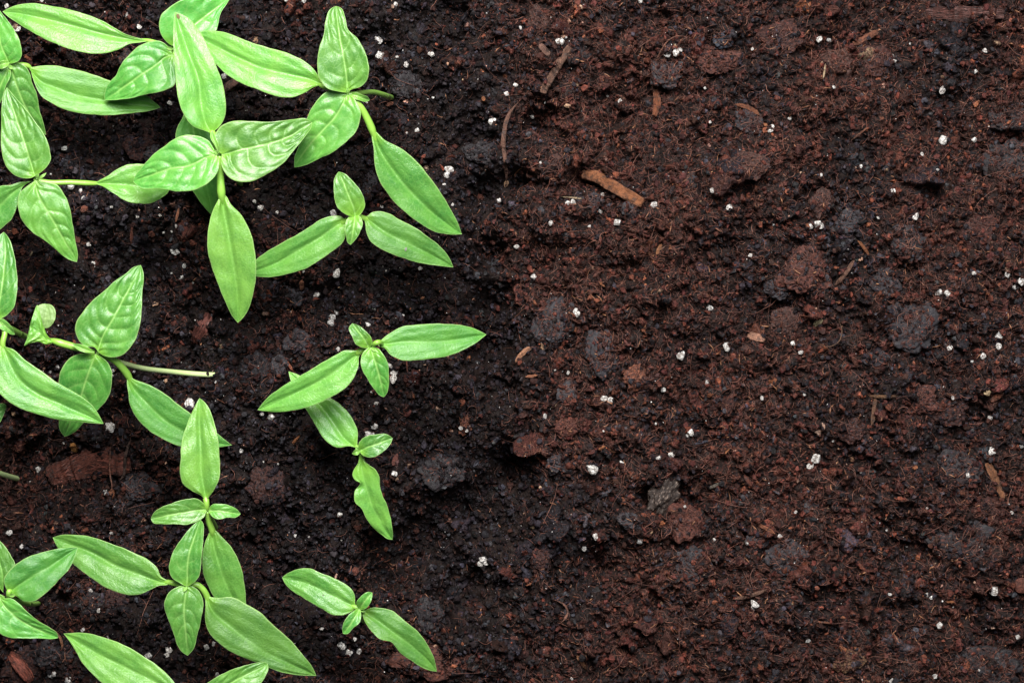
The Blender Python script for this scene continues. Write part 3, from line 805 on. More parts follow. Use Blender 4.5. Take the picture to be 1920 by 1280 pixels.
OB = (0.40, 0.15, 0.065); DB = (0.25, 0.13, 0.09); RBK = (0.18, 0.06, 0.04); PALE = (0.62, 0.45, 0.28)
sticks = [
    ('bark_stick', [(1093, 322), (1122, 333), (1160, 357), (1203, 383)], 23, (0.36, 0.14, 0.065), 'bright orange brown bark stick, the largest in the bare soil', 'bark stick', 0.85, 4),
    ('brown_twig', [(1068, 90), (1045, 125), (1016, 176)], 15, DB, 'straight brown twig lying below a round white granule', 'twig', 0.8, 3),
    ('crooked_root', [(972, 192), (950, 228), (944, 262), (947, 300), (951, 345)], 8, (0.24, 0.12, 0.085), 'long crooked dark brown root left of the twig', 'root', 0.9, 14),
    ('bark_chip', [(1436, 1102), (1410, 1113), (1372, 1124)], 7, DB, 'thin brown splinter above the oval white granule', 'splinter', 0.7, 2),
    ('bark_strip', [(1855, 868), (1866, 895), (1880, 934)], 17, (0.28, 0.12, 0.06), 'upright rotten orange bark strip near the right edge', 'bark strip', 0.5, 2),
    ('bark_shard', [(1640, 742), (1637, 765), (1631, 797)], 9, (0.2, 0.1, 0.06), 'longer splinter hanging down of the crossed bark shards', 'splinter', 0.5, 2),
    ('bark_shard', [(1625, 740), (1650, 743), (1680, 741)], 6, (0.24, 0.12, 0.06), 'shorter level splinter of the crossed bark shards', 'splinter', 0.6, 3),
    ('bark_stick', [(1601, 486), (1583, 512), (1563, 536)], 8, DB, 'slanting brown stick right of the large russet clod', 'bark stick', 0.7, 3),
    ('bark_chip', [(1605, 452), (1616, 463), (1620, 468), (1629, 478)], 7, OB, 'small forked orange chip above the slanting brown stick', 'wood chip', 0.6, 4),
    ('straw', [(1547, 120), (1545, 135), (1541, 150)], 4, PALE, 'short pale upright straw beside the wedge clod', 'straw', 0.8, 4),
    ('straw', [(1541, 598), (1528, 610)], 11, (0.55, 0.45, 0.26), 'stubby pale straw piece left of the largest grey slab', 'straw', 0.5, 3),
    ('wood_chip', [(1402, 628), (1418, 633), (1432, 638)], 15, (0.6, 0.3, 0.2), 'bright pinkish chip between the russet clod and the round granule', 'wood chip', 0.4, 3),
    ('wood_chip', [(995, 653), (980, 663), (968, 680)], 11, (0.55, 0.26, 0.15), 'curled salmon chip right of the deep dark hollow', 'wood chip', 0.6, 3),
    ('splinter', [(1045, 756), (1034, 764)], 5, PALE, 'bright cream splinter above the small elongated granule', 'splinter', 0.7, 3),
    ('splinter', [(1135, 835), (1128, 840), (1121, 843)], 5, OB, 'short orange splinter above the biggest white granule', 'splinter', 0.7, 3),
    ('splinter', [(1349, 905), (1330, 917)], 7, (0.32, 0.27, 0.22), 'grey brown triangular splinter right of the glittering bark chunk', 'splinter', 0.5, 3),
    ('root_hair', [(1229, 117), (1240, 95), (1254, 76), (1272, 68), (1290, 70)], 2.6, (0.3, 0.13, 0.09), 'thin curved reddish root hair over the charcoal clod', 'root hair', 1.0, 8),
    ('wood_chip', [(1771, 1126), (1788, 1127)], 5, OB, 'small orange chip in the dark lower right soil', 'wood chip', 0.6, 3),
    ('splinter', [(533, 672), (543, 686), (552, 697)], 6, (0.5, 0.16, 0.09), 'red splinter touching the small cotyledon tip', 'splinter', 0.7, 3),
    ('splinter', [(1302, 832), (1330, 826)], 5, (0.10, 0.10, 0.14), 'bluish grey splinter right of the middle of the soil', 'splinter', 0.6, 3),
    ('splinter', [(1368, 840), (1352, 855)], 4, OB, 'thin orange splinter above the curled shaving', 'splinter', 0.6, 3),
    ('splinter', [(1395, 890), (1410, 912)], 8, RBK, 'reddish splinter pointing down right of the grey splinter', 'splinter', 0.6, 3),
    ('splinter', [(1008, 703), (985, 706)], 5, (0.5, 0.2, 0.11), 'thin salmon splinter under the curled salmon chip', 'splinter', 0.6, 3),
    ('splinter', [(1052, 368), (1092, 372)], 3.5, PALE, 'thin pale straw lying level under the orange bark stick', 'straw', 0.8, 4),
    ('splinter', [(1240, 458), (1230, 478)], 9, (0.4, 0.17, 0.08), 'orange brown splinter near the charcoal clod cluster', 'splinter', 0.5, 3),
    ('splinter', [(1122, 528), (1134, 538)], 4, OB, 'tiny orange splinter left of the middle', 'splinter', 0.6, 3),
    ('splinter', [(1100, 545), (1130, 548)], 7, RBK, 'dull red splinter under the tiny orange splinter', 'splinter', 0.4, 2),
    ('bark_piece', [(392, 588), (380, 615), (363, 648)], 26, (0.11, 0.036, 0.028), 'dark maroon bark piece left of the downward cotyledon tip', 'bark piece', 0.45, 1),
    ('bark_piece', [(88, 898), (130, 880), (185, 870), (245, 868)], 50, (0.12, 0.038, 0.026), 'big fibrous red bark piece at the left', 'bark piece', 0.36, -3),
    ('root', [(250, 822), (240, 848), (236, 868), (232, 890), (222, 902)], 6, (0.13, 0.075, 0.06), 'dark root crossing the right end of the big red bark piece', 'root', 1.0, 14),
    ('root_hair', [(210, 830), (205, 860), (204, 885), (208, 905), (209, 925)], 2.4, (0.35, 0.16, 0.11), 'thin pale root hair crossing the big red bark piece', 'root hair', 1.0, 14),
    ('root', [(94, 1170), (110, 1182), (118, 1190), (122, 1212)], 6, (0.34, 0.14, 0.07), 'orange brown root at the tip of the lowest cotyledon', 'root', 0.9, 16),
    ('bark_chip', [(130, 832), (133, 850)], 14, (0.45, 0.2, 0.06), 'amber chip above the big red bark piece', 'bark chip', 0.5, 3),
    ('bark_piece', [(418, 172), (450, 152)], 16, (0.2, 0.10, 0.08), 'brown bark piece under the topmost middle cotyledon', 'bark piece', 0.5, 2),
    ('splinter', [(252, 425), (250, 460)], 6, RBK, 'red upright splinter in the soil right of the pointed true leaf', 'splinter', 0.6, 2),
    ('bark_chip', [(282, 436), (293, 440)], 15, (0.28, 0.09, 0.06), 'red chip right of the upright red splinter', 'bark chip', 0.4, 2),
    ('bark_chip', [(158, 390), (166, 397)], 15, (0.24, 0.08, 0.05), 'red chip between the pointed true leaf and the long petiole', 'bark chip', 0.5, 2),
    ('splinter', [(332, 418), (338, 390)], 5, (0.42, 0.17, 0.1), 'orange splinter below the pale true leaf', 'splinter', 0.6, 2),
    ('bark_chip', [(895, 362), (905, 368)], 10, RBK, 'red crumb chip beside the foot of the crooked root', 'bark chip', 0.5, 3),
    ('bark_chip', [(565, 545), (568, 525)], 9, (0.45, 0.18, 0.1), 'orange splinter stub above the round white granule', 'bark chip', 0.6, 3),
    ('splinter', [(762, 672), (764, 700)], 3.5, RBK, 'thin dark red splinter under the right hand cotyledon', 'splinter', 0.8, 3),
    ('splinter', [(556, 826), (551, 830), (564, 815)], 5, OB, 'small orange splinter left of the small lower seedling', 'splinter', 0.6, 3),
    ('bark_chip', [(668, 1063), (664, 1078)], 15, (0.2, 0.065, 0.045), 'dark red chip above the lowest single seedling', 'bark chip', 0.5, 3),
    ('bark_chip', [(738, 192), (722, 197)], 7, (0.4, 0.16, 0.1), 'orange brown chip under the foot of the topmost stem', 'bark chip', 0.5, 3),
    ('bark_chip', [(745, 850), (737, 872)], 9, (0.24, 0.09, 0.07), 'red chip right of the small lower seedling', 'bark chip', 0.6, 3),
    ('bark_chip', [(905, 180), (908, 190)], 7, OB, 'orange chip left of the crooked dark root', 'bark chip', 0.6, 3),
    ('bark_chip', [(1012, 88), (1022, 100), (1030, 108)], 12, (0.3, 0.16, 0.12), 'mottled brown chip left of the brown twig', 'bark chip', 0.5, 2),
    ('bark_strip', [(1230, 165), (1234, 190), (1228, 215)], 13, (0.26, 0.09, 0.045), 'crumbly orange strip under the charcoal clod', 'bark strip', 0.6, 2),
    ('bark_strip', [(1650, 55), (1630, 66), (1605, 78)], 14, (0.26, 0.10, 0.06), 'shaggy red strip above the wedge clod', 'bark strip', 0.5, 2),
    ('bark_piece', [(1740, 22), (1800, 24), (1878, 30)], 24, (0.055, 0.022, 0.018), 'long dull brown bark piece by the top right corner', 'bark piece', 0.35, 1),
    ('bark_strip', [(1378, 195), (1400, 200), (1425, 218)], 8, (0.26, 0.10, 0.055), 'brown shaving lying on the charcoal clod', 'shaving', 0.5, 4),
    ('bark_chip', [(1880, 735), (1858, 752)], 12, (0.26, 0.09, 0.05), 'red chip upper left of the rotten bark strip', 'bark chip', 0.5, 3),
    ('splinter', [(1596, 668), (1608, 688)], 8, (0.26, 0.10, 0.07), 'reddish splinter left of the flat charcoal clod', 'splinter', 0.5, 3),
    ('splinter', [(1418, 982), (1436, 990), (1450, 998)], 7, (0.35, 0.13, 0.07), 'orange splinter right of the rust red clod', 'splinter', 0.6, 3),
    ('bark_chip', [(1052, 1165), (1064, 1144), (1040, 1122)], 4.5, (0.3, 0.14, 0.1), 'bent brown splinter in the lower middle soil', 'splinter', 0.7, 4),
    ('splinter', [(1520, 1163), (1556, 1166)], 4, (0.3, 0.12, 0.07), 'level thin splinter in the lower soil right of the oval granule', 'splinter', 0.7, 3),
    ('splinter', [(1100, 1255), (1080, 1225)], 7, (0.35, 0.15, 0.07), 'orange brown splinter near the bottom edge', 'splinter', 0.5, 3),
    ('bark_piece', [(20, 1225), (45, 1250), (60, 1275)], 24, (0.2, 0.06, 0.04), 'red bark piece in the bottom left corner', 'bark piece', 0.4, 3),
    ('root_hair', [(1530, 640), (1552, 650), (1572, 640), (1578, 620), (1570, 598)], 2.2, (0.2, 0.11, 0.07), 'looped thin root hair below the slanting stick', 'root hair', 1, 6),
    ('splinter', [(1625, 240), (1595, 264)], 4, (0.26, 0.11, 0.07), 'thin brown splinter below the red brown hump', 'splinter', 0.8, 4),
]
for i, sdef in enumerate(sticks):
    nm, pts, w, colr, lab, cat, fl, lf = sdef
    o = stick(nm, pts, w, colr, lab, cat, fl, lf, seed=i, rough=0.12 if nm == 'bark_stick' else 0.4 if w > 20 else 0.3 if w > 12 else 0.2, blunt=(w > 9), taper=0.08 if nm == 'bark_stick' or nm == 'brown_twig' else 0.35)

# bark chunk, its glitter painted as pale specks in the colour
v, f = rough_ball(5, 0.35, 1.8, 77, 5, 0.25)
P = v * np.array([24, 46, 16]) * K
ang = math.radians(-30)
P = np.stack([P[:, 0] * math.cos(ang) - P[:, 1] * math.sin(ang), P[:, 0] * math.sin(ang) + P[:, 1] * math.cos(ang), P[:, 2]], -1)
cl = np.ones((len(v), 4)); cl[:, :3] = np.where(rng.random((len(v), 1)) < 0.10, np.array([[0.15, 0.11, 0.09]]), np.array([[0.028, 0.018, 0.014]])) * rng.uniform(0.6, 1.4, (len(v), 1))
zc = float(smp(H, np.array([1245.]), np.array([925.]))[0])
o = link('bark_chunk', np_mesh('bark_chunk', P, f, cl, M_CHAR), loc=((1245 - 960) * K, (640 - 925) * K, (zc + 12) * K))
tag(o, 'dark grey brown bark chunk with painted pale glints in the lower middle', 'bark chunk')
# brown disc-shaped chip at the right edge
v, f = rough_ball(4, 0.12, 1.2, 55, 2)
P = v * np.array([14, 15, 4]) * K
cl = np.ones((len(v), 4)); cl[:, :3] = (0.075, 0.027, 0.019)
zc = float(smp(HP, np.array([1912.]), np.array([1096.]))[0])
o = link('round_chip', np_mesh('round_chip', P, f, cl, M_SOIL), loc=((1912 - 960) * K, (640 - 1096) * K, (zc + 4) * K))
tag(o, 'flat round brown chip cut by the right edge', 'wood chip')

# ------------------------------------------------------------------ perlite
perl = """240,29,6 261,51,6 29,53,9 319,193,6 122,278,7 422,144,7 15,14,5 80,2,4 711,75,9 714,106,9 763,124,7 809,104,7 742,12,6 745,108,3
539,2,6 690,196,3 812,184,3 782,245,6 763,251,3 728,183,3 693,237,7 843,318,11 838,328,7 571,4,5 156,360,5 160,374,6 135,351,8 214,390,3 261,407,5 304,405,4
332,424,4 308,437,3 324,435,3 169,458,7 331,472,9 176,493,4 345,499,6 325,513,3 341,521,6 362,531,3 94,326,3 126,559,3 478,379,5 488,389,7
518,398,4 625,400,9 833,347,4 849,384,4 716,387,4 788,504,5 631,512,10 572,510,3 591,553,8 701,578,6 618,606,9 622,595,8 630,585,6 690,608,6
725,508,2 756,591,3 834,520,2 205,801,13 358,759,12 370,768,9 108,688,5 94,697,4 256,696,3 212,692,6 211,704,6 64,850,5 66,880,4 112,832,3 452,844,6 409,715,3
114,610,2 635,655,6 740,697,9 738,712,9 732,685,6 698,735,4 707,755,5 492,775,6 509,780,9 702,799,7 689,815,8 698,817,7 520,870,3 494,865,3 453,843,5 740,887,8
865,802,5 65,881,6 194,919,5 197,926,5 207,1000,5 17,997,8 42,1024,5 138,992,3 384,1093,3 167,1109,6 185,1145,5 155,1180,5 204,1193,4
279,1229,9 313,1219,8 311,1228,6 337,1238,5 385,1214,7 398,1210,6 95,1264,8 104,1262,6 132,1273,9 637,964,6 551,1004,5 540,999,3 578,1007,3 640,1013,2 551,1061,2
602,1180,4 664,1200,5 640,1213,9 652,1226,9 672,1225,7 404,1268,6 422,1213,5 1049,79,10 1060,71,4 976,55,4 967,158,6 950,175,6 998,214,5
1013,306,4 1252,103,7 1266,99,7 1275,93,6 1322,165,4 1164,185,6 1141,176,3 1332,229,4 1201,1,5 1282,325,4 923,227,8 1312,279,3 1536,73,7 1556,74,6
1711,79,3 1848,95,6 1676,103,5 1680,111,6 1830,134,6 1767,168,9 1770,262,11 1829,261,6 1728,290,5 1480,223,5 1443,246,6 1447,238,5 1613,313,4 1536,330,4 1756,319,4 1411,91,4
1561,165,4 1225,385,8 1156,418,8 1131,363,5 1127,396,6 1032,420,6 1065,380,6 1075,379,6 1105,424,4 1365,392,8 1332,360,6 969,461,6 1000,518,8 1082,587,9 1331,577,7
1364,650,10 935,375,5 1405,480,6 1518,424,8 1530,420,10 1537,425,7 1716,406,8 1645,409,4 1671,359,7 1757,549,8 1771,551,9 1823,513,6 1889,515,7 1914,528,8 1906,538,6
1874,630,11 1872,648,8 1782,652,7 1489,644,6 1502,660,6 1449,422,3 1276,666,10 1040,693,3 1066,699,5 1325,715,6 1243,730,7 1134,746,7 1144,750,8
1022,781,8 1131,808,3 1295,811,9 1290,816,6 1233,858,6 1258,852,7 1110,878,13 1166,867,5 1229,794,3 1843,668,7 1823,678,4 1531,861,12 1521,872,8 1613,882,5
1862,846,9 1859,784,6 1785,745,5 1812,889,5 1916,835,6 1561,826,3 1430,746,5 1508,739,4 1733,950,3 1898,961,5 1491,959,4 905,1052,9 911,1058,8 901,1060,7
1117,1005,7 1198,1013,7 1095,1029,6 1401,1018,7 1284,949,4 1072,1271,4 1340,1011,4 1413,1130,10 1412,1138,8 1462,1004,5 1668,1113,4 1741,1115,5 1747,1120,5
1863,1107,10 1494,1172,4 1479,1180,3 1515,1202,6 1763,1172,7 1670,1273,7 1910,1194,5 1471,1069,3 1652,981,3 1665,994,3 1704,1026,3 1788,1138,3 1834,1254,3 1754,1267,6 875,808,4 1022,190,3"""
PL = [tuple(float(q) for q in s.split(',')) for s in perl.split()]
LM = [(x, y, lab) for (x, y, *_r, lab) in [(c[0], c[1], c[7]) for c in clods if max(c[2], c[3]) > 16]]
for sd in sticks:
    if sd[2] > 5: LM.append((sum(p[0] for p in sd[1]) / len(sd[1]), sum(p[1] for p in sd[1]) / len(sd[1]), sd[4]))
LM2 = [(100, 50, 'topmost left cotyledon'), (180, 175, 'overlapped cotyledon at the upper left'), (628, 60, 'upright true leaf at the top'),
       (600, 250, 'true leaf pointing down left at the top'), (780, 340, 'long slanting cotyledon ending near the middle'), (500, 120, 'big level cotyledon at the top'),
       (330, 310, 'pale true leaf of the centre seedling'), (440, 490, 'long downward cotyledon'), (90, 410, 'pointed true leaf at the left'),
       (240, 345, 'cotyledon on the long petiole'), (45, 240, 'pale true leaf at the left edge'), (560, 470, 'cotyledon pointing down left'), (770, 455, 'dotted cotyledon'),
       (650, 360, 'small upright leaf'), (820, 640, 'level cotyledon ending near the dark hollow'), (580, 715, 'pale slanting cotyledon'), (705, 700, 'small downward leaf'),
       (620, 790, 'half hidden cotyledon'), (700, 830, 'little right hand leaf'), (700, 940, 'crinkled cotyledon'), (210, 580, 'quilted true leaf'),
       (320, 690, 'pale lying stem'), (100, 730, 'broad cotyledon at the left edge'), (160, 760, 'half covered true leaf'), (310, 770, 'slanting cotyledon of the left seedling'),
       (374, 840, 'upright cotyledon in the lower left'), (200, 1060, 'long cotyledon in the lower left'), (350, 1170, 'dark downward leaf'), (490, 1190, 'broad smooth cotyledon at the bottom'),
       (50, 1165, 'dark leaf at the left edge'), (220, 1240, 'lowest cotyledon'), (600, 1110, 'rounded pale cotyledon'), (760, 1200, 'wavy cotyledon'), (420, 1060, 'drooping cotyledon')]
import re


def short(lab):
    lab = re.sub(r',.*$', '', lab)
    w = lab.split()
    return ' '.join(w[:6]) if len(w) > 6 else lab


LMS = [(x, y, short(l)) for x, y, l in LM]
# a landmark phrase cut short must stay unique
from collections import Counter
cnt_ = Counter(l for _, _, l in LMS)
LMS = [t for t in LMS if cnt_[t[2]] == 1 and not t[2].split()[-1] in ('the', 'of', 'a', 'with', 'and', 'left', 'right', 'under', 'above', 'below', 'near', 'cut', 'beside', 'in', 'between', 'to', 'upper', 'lower', 'touching', 'biggest', 'big', 'small', 'dark', 'large', 'long', 'white', 'bare')]
LMS += LM2


def dirword(dx, dy):
    if abs(dx) > 2 * abs(dy): return 'right of' if dx > 0 else 'left of'
    if abs(dy) > 2 * abs(dx): return 'below' if dy > 0 else 'above'
    return ('lower ' if dy > 0 else 'upper ') + ('right of' if dx > 0 else 'left of')


assign = {}
for i, (x, y, r) in enumerate(PL):
    best = min(LMS, key=lambda t: math.hypot(t[0] - x, t[1] - y))
    sz = 'tiny white perlite speck' if r <= 4 else 'small white perlite granule' if r <= 7 else 'large white perlite granule'
    key = (sz, dirword(x - best[0], y - best[1]), best[2])
    assign.setdefault(key, []).append((math.hypot(x - best[0], y - best[1]), i))
plabel = {}
ORD = ['nearest', 'second nearest', 'third nearest', 'fourth nearest', 'fifth nearest', 'sixth nearest', 'seventh nearest']
for (sz, dw, lm), L_ in assign.items():
    L_.sort()
    for k_, (d_, i) in enumerate(L_):
        if len(L_) == 1: plabel[i] = f'{sz} {dw} the {lm}'
        else: plabel[i] = f'{ORD[min(k_, 6)]} {sz} {dw} the {lm}'

pm = []
for q in range(14):
    v, f = rough_ball(4, 0.22, 1.1, 200 + q, 4, 0.0)
    for _ in range(11):
        d = rng.normal(size=3); d /= np.linalg.norm(d); cut = rng.uniform(0.5, 0.85)
        ex = np.clip(v @ d - cut, 0, None); v = v - ex[:, None] * d * 0.93
    v += v * np.array([0.05 * mnoise.noise(Vector(p) * 6 + Vector((q, 0, 0))) + 0.03 * mnoise.noise(Vector(p) * 13) for p in v])[:, None]
    v *= 1.0 / np.abs(v[:, :2]).max()
    pm.append(np_mesh('perlite_granule', v, f, None, M_PERL))
for i, (x, y, r) in enumerate(PL):
    z = float(np.max(smp(HP, np.array([x, x + r * .4, x - r * .4]), np.array([y, y + r * .3, y - r * .3]))))
    r2 = r * 1.0
    o = link('perlite_granule', pm[i % 14], loc=((x - 960) * K, (640 - y) * K, (z + r2 * 0.02) * K))
    o.scale = (r2 * K * random.uniform(0.85, 1.1), r2 * K * random.uniform(0.75, 1.05), r2 * K * 0.7)
    o.rotation_euler = (0, 0, random.uniform(0, 6.28))
    if (x, y) == (1022, 781): o.scale = (8 * K * 0.55, 8 * K * 1.15, 6 * K); o.rotation_euler = (0, 0, -0.2)
    tag(o, plabel[i], 'perlite', 'white perlite granules in the soil')


# ------------------------------------------------------------------ seedlings
def sm(x): return x * x * (3 - 2 * x)


def blade(name, parent, root, B, T, L, R, Mi, z0, z1, kind='cot', mat=None, arch=1.2, cup=0.10, tilt=0.0, groove=0.10,
          quilt=0.11, roll=0.0, base_glow=0.16, seed=1, sym=None, thick=0.28, droop=0.0, nveins=7, wave=0.5, hole=None):
    """a leaf blade as a closed thin body; L, R, Mi are outline and midrib points, z in millimetres"""
    NT, NU = (84, 41) if kind == 'leaf' else (76, 33)
    l = catmull([B] + L + [T], NT); r = catmull([B] + R + [T], NT); m = catmull([B] + Mi + [T], NT)
    rs = np.random.default_rng(seed)
    tt = np.linspace(0, 1, NT); en = np.sin(np.pi * tt) ** 0.5
    for e_ in (l, r):
        kk = min(1.0, np.linalg.norm(e_ - m, axis=1).max() / 30)
        d_ = e_ - m; d_ = d_ / (np.linalg.norm(d_, axis=1, keepdims=True) + 1e-6)
        pp = rs.uniform(0, 6.28, 4)
        e_ += d_ * (0.42 * kk * en * (0.7 * np.sin(tt * 23 + pp[0]) + 0.5 * np.sin(tt * 41 + pp[1]) + 0.4 * np.sin(tt * 67 + pp[2])))[:, None]
    t = np.linspace(0, 1, NT)[:, None]; u = np.linspace(-1, 1, NU)[None]
    au = np.abs(u)
    side = np.where((u < 0)[..., None], l[:, None], r[:, None])
    XY = m[:, None] + (side - m[:, None]) * au[..., None]
    # tiny irregularities of the margin
    ph = rs.uniform(0, 6.28, 6)
    wl = np.linalg.norm(l - m, axis=1)[:, None] * 0.1; wr = np.linalg.norm(r - m, axis=1)[:, None] * 0.1   # mm
    w = np.where(u < 0, wl, wr)
    wm = max(wl.max(), wr.max())
    Lmm = np.sum(np.linalg.norm(np.diff(m, axis=0), axis=1)) * 0.1
    z = z0 + (z1 - z0) * (t ** 1.0) + arch * 4 * t * (1 - t) * (1 - 0.3 * t) - droop * t ** 3
    z = z + (cup + 0.06) * wm * au ** 1.15 * np.sin(np.pi * np.clip(t, 0, 1)) ** 0.5
    z = z + (tilt + rs.uniform(-0.09, 0.09)) * u * w
    z = z + roll * w * (au ** 3) * -1
    ends = np.clip(t / 0.1, 0, 1) * np.clip((1 - t) / 0.12, 0, 1)
    g = np.exp(-(au * w / 0.33) ** 2) * (w > 0.05)
    vein = np.zeros((NT, NU)); 
    if kind == 'leaf':
        z = z - groove * 1.8 * g * ends
        c = 0.10 * au + 0.24 * au ** 2.4 + 0.015 * np.sin(u * 6 + ph[0] + 4 * t)
        sh = np.where(u < 0, 0.0, 0.45)
        s_ = np.where(u < 0, 1.0, -1.0)
        nv = nveins * 0.82 + 0.3
        q = ((t - c) - 0.10 * (t - c) * (1 - (t - c))) * nv + sh + 0.20 * np.sin(8 * (t - c) + ph[1] + s_)
        fr = q - np.floor(q)
        dist = np.minimum(fr, 1 - fr)            # 0 on a secondary vein
        bul = np.sin(np.pi * np.clip(dist, 0, 0.5)) ** 0.5
        fade = np.clip((t - c) / 0.03, 0, 1) * np.clip((0.93 - t) / 0.2, 0, 1)
        mid_f = np.clip(au / 0.12, 0, 1) * np.clip((1 - au) / 0.25, 0, 1) ** 0.7
        z = z + 0.52 * quilt * wm * (bul - 0.5) * fade * mid_f
        dv = dist / nv * Lmm         # mm from the vein
        vein = np.exp(-(dv / 0.10) ** 2) * fade * np.clip((0.85 - au) / 0.4, 0, 1) * 0.42
        vein = np.maximum(vein, np.exp(-(au * w / 0.19) ** 2) * np.clip((0.99 - t) / 0.3, 0, 1) * 0.85)
    else:
        z = z - groove * 2.0 * np.exp(-(au * w / 0.55) ** 2) * ends * np.clip((1 - t) / 0.3, 0, 1)
        z = z + 0.06 * wm * np.sin(np.pi * au) * ends
        q = np.sin(au * 9 + 2.5 * t * 3 + ph[2]) * 0.006 * wm
        z = z + q * ends
        z = z + 0.022 * wm * (np.sin(t * 11 + u * 2 + ph[1]) * np.sin(u * 2.5 - t * 5 + ph[5]) + 0.5 * np.sin(t * 29 - u * 3 + ph[0]) * np.sin(u * 5 + ph[3])) * ends
        vein = np.exp(-(au * w / 0.30) ** 2) * np.clip((0.9 - t) / 0.4, 0, 1) * 0.38
    z = z + 0.02 * wm * np.sin(t * 21 + u * 6 + ph[5]) * np.sin(u * 8 - t * 9 + ph[2]) * ends
    z = z + wave * 0.06 * wm * (np.sin(t * 9 + ph[3] + u * 1.5) + 0.7 * np.sin(t * 17 + ph[4] - u * 2)) * au ** 1.5 * ends
    if hole is not None:                         # a dent where the margin is notched
        z = z - hole[2] * np.exp(-((t - hole[0]) / 0.05) ** 2 - ((u - hole[1]) / 0.5) ** 2)
    edge = np.clip((au - 1) * w / 0.16 + 1, 0, 1) ** 1.5
    bg_ = np.clip(1 - t / base_glow, 0, 1) ** 1.2 * np.ones_like(u)
    lf = np.stack([np.clip(vein, 0, 1), edge * np.clip(t / 0.05, 0, 1), np.clip(bg_, 0, 1), np.ones_like(vein)], -1)
    zz = z * 1e-3
    f = (HC - zz) / HC * K
    Pt = np.stack([(XY[..., 0] - 960) * f, (640 - XY[..., 1]) * f, zz], -1)
    Pb = Pt.copy(); Pb[..., 2] -= thick * 1e-3 * (1 - 0.75 * au ** 4) 
    luv = np.stack([t * Lmm * np.ones_like(u) + seed * 13.7, u * w, np.zeros_like(vein)], -1)
    ids = np.arange(NT * NU).reshape(NT, NU); idb = ids + NT * NU
    F = [np.stack([ids[:-1, :-1], ids[1:, :-1], ids[1:, 1:], ids[:-1, 1:]], -1).reshape(-1, 4),
         np.stack([idb[:-1, :-1], idb[:-1, 1:], idb[1:, 1:], idb[1:, :-1]], -1).reshape(-1, 4),
         np.stack([ids[:-1, 0], idb[:-1, 0], idb[1:, 0], ids[1:, 0]], -1),
         np.stack([ids[:-1, -1], ids[1:, -1], idb[1:, -1], idb[:-1, -1]], -1),
         np.stack([ids[0, :-1], ids[0, 1:], idb[0, 1:], idb[0, :-1]], -1),
         np.stack([ids[-1, :-1], idb[-1, :-1], idb[-1, 1:], ids[-1, 1:]], -1)]
    V = np.concatenate([Pt.reshape(-1, 3), Pb.reshape(-1, 3)]) - np.array(root)
    F = np.concatenate(F)
    me = np_mesh(name, V, F, np.concatenate([lf.reshape(-1, 4)] * 2), mat or (M_LEAF if kind == 'leaf' else M_COT), attr='lf')
    a2 = me.attributes.new('luv', 'FLOAT_VECTOR', 'POINT')
    a2.data.foreach_set('vector', np.concatenate([luv.reshape(-1, 3)] * 2).astype(np.float32).ravel())
    # consistent outward normals whatever way round the outline runs
    n0 = me.polygons[(NT // 2) * (NU - 1) + NU // 4].normal
    if n0.z < 0: me.flip_normals()
    return link(name, me, parent)


def tube(name, parent, root, pts, w0, w1, mat, ring=12, glow=0.3, wmid=None, tip=False):
    """pts: (px, py, z_mm); widths in px"""
    n = 28
    P = catmull(pts, n)
    W3 = np.array([wx(p[0], p[1], p[2] * 1e-3) for p in P])
    T = np.gradient(W3, axis=0); T /= np.linalg.norm(T, axis=1, keepdims=True) + 1e-12
    up = np.array([0, 0, 1.0])
    V = []; lf = []; luv = []
    for i in range(n):
        s = np.cross(T[i], up)
        if np.linalg.norm(s) < 0.1: s = np.cross(T[i], np.array([0, 1.0, 0]))
        s /= np.linalg.norm(s); b = np.cross(s, T[i])
        t = i / (n - 1)
        ww = (w0 + (w1 - w0) * t) / 2 * K
        if tip: ww *= 1 - 0.6 * max(0, (t - 0.72) / 0.28) ** 1.5
        for j in range(ring):
            a = 2 * math.pi * j / ring
            V.append(W3[i] + s * math.cos(a) * ww + b * math.sin(a) * ww)
            lf.append((0, 0, glow, 1)); luv.append((t * len(pts) * 4, j / ring * 3, 0))
    V = np.array(V) - np.array(root)
    idx = np.arange(n * ring).reshape(n, ring)
    F = [[int(idx[i, j]), int(idx[i + 1, j]), int(idx[i + 1, (j + 1) % ring]), int(idx[i, (j + 1) % ring])] for i in range(n - 1) for j in range(ring)]
    F.append([int(x) for x in idx[0]]); F.append([int(x) for x in idx[-1][::-1]])
    me = bpy.data.meshes.new(name); me.from_pydata(V.tolist(), [], F)
    a1 = me.color_attributes.new('lf', 'FLOAT_COLOR', 'POINT'); a1.data.foreach_set('color', np.array(lf, np.float32).ravel())
    a2 = me.attributes.new('luv', 'FLOAT_VECTOR', 'POINT'); a2.data.foreach_set('vector', np.array(luv, np.float32).ravel())
    for p in me.polygons: p.use_smooth = True
    me.materials.append(mat)
    return link(name, me, parent)


SEED = [0]


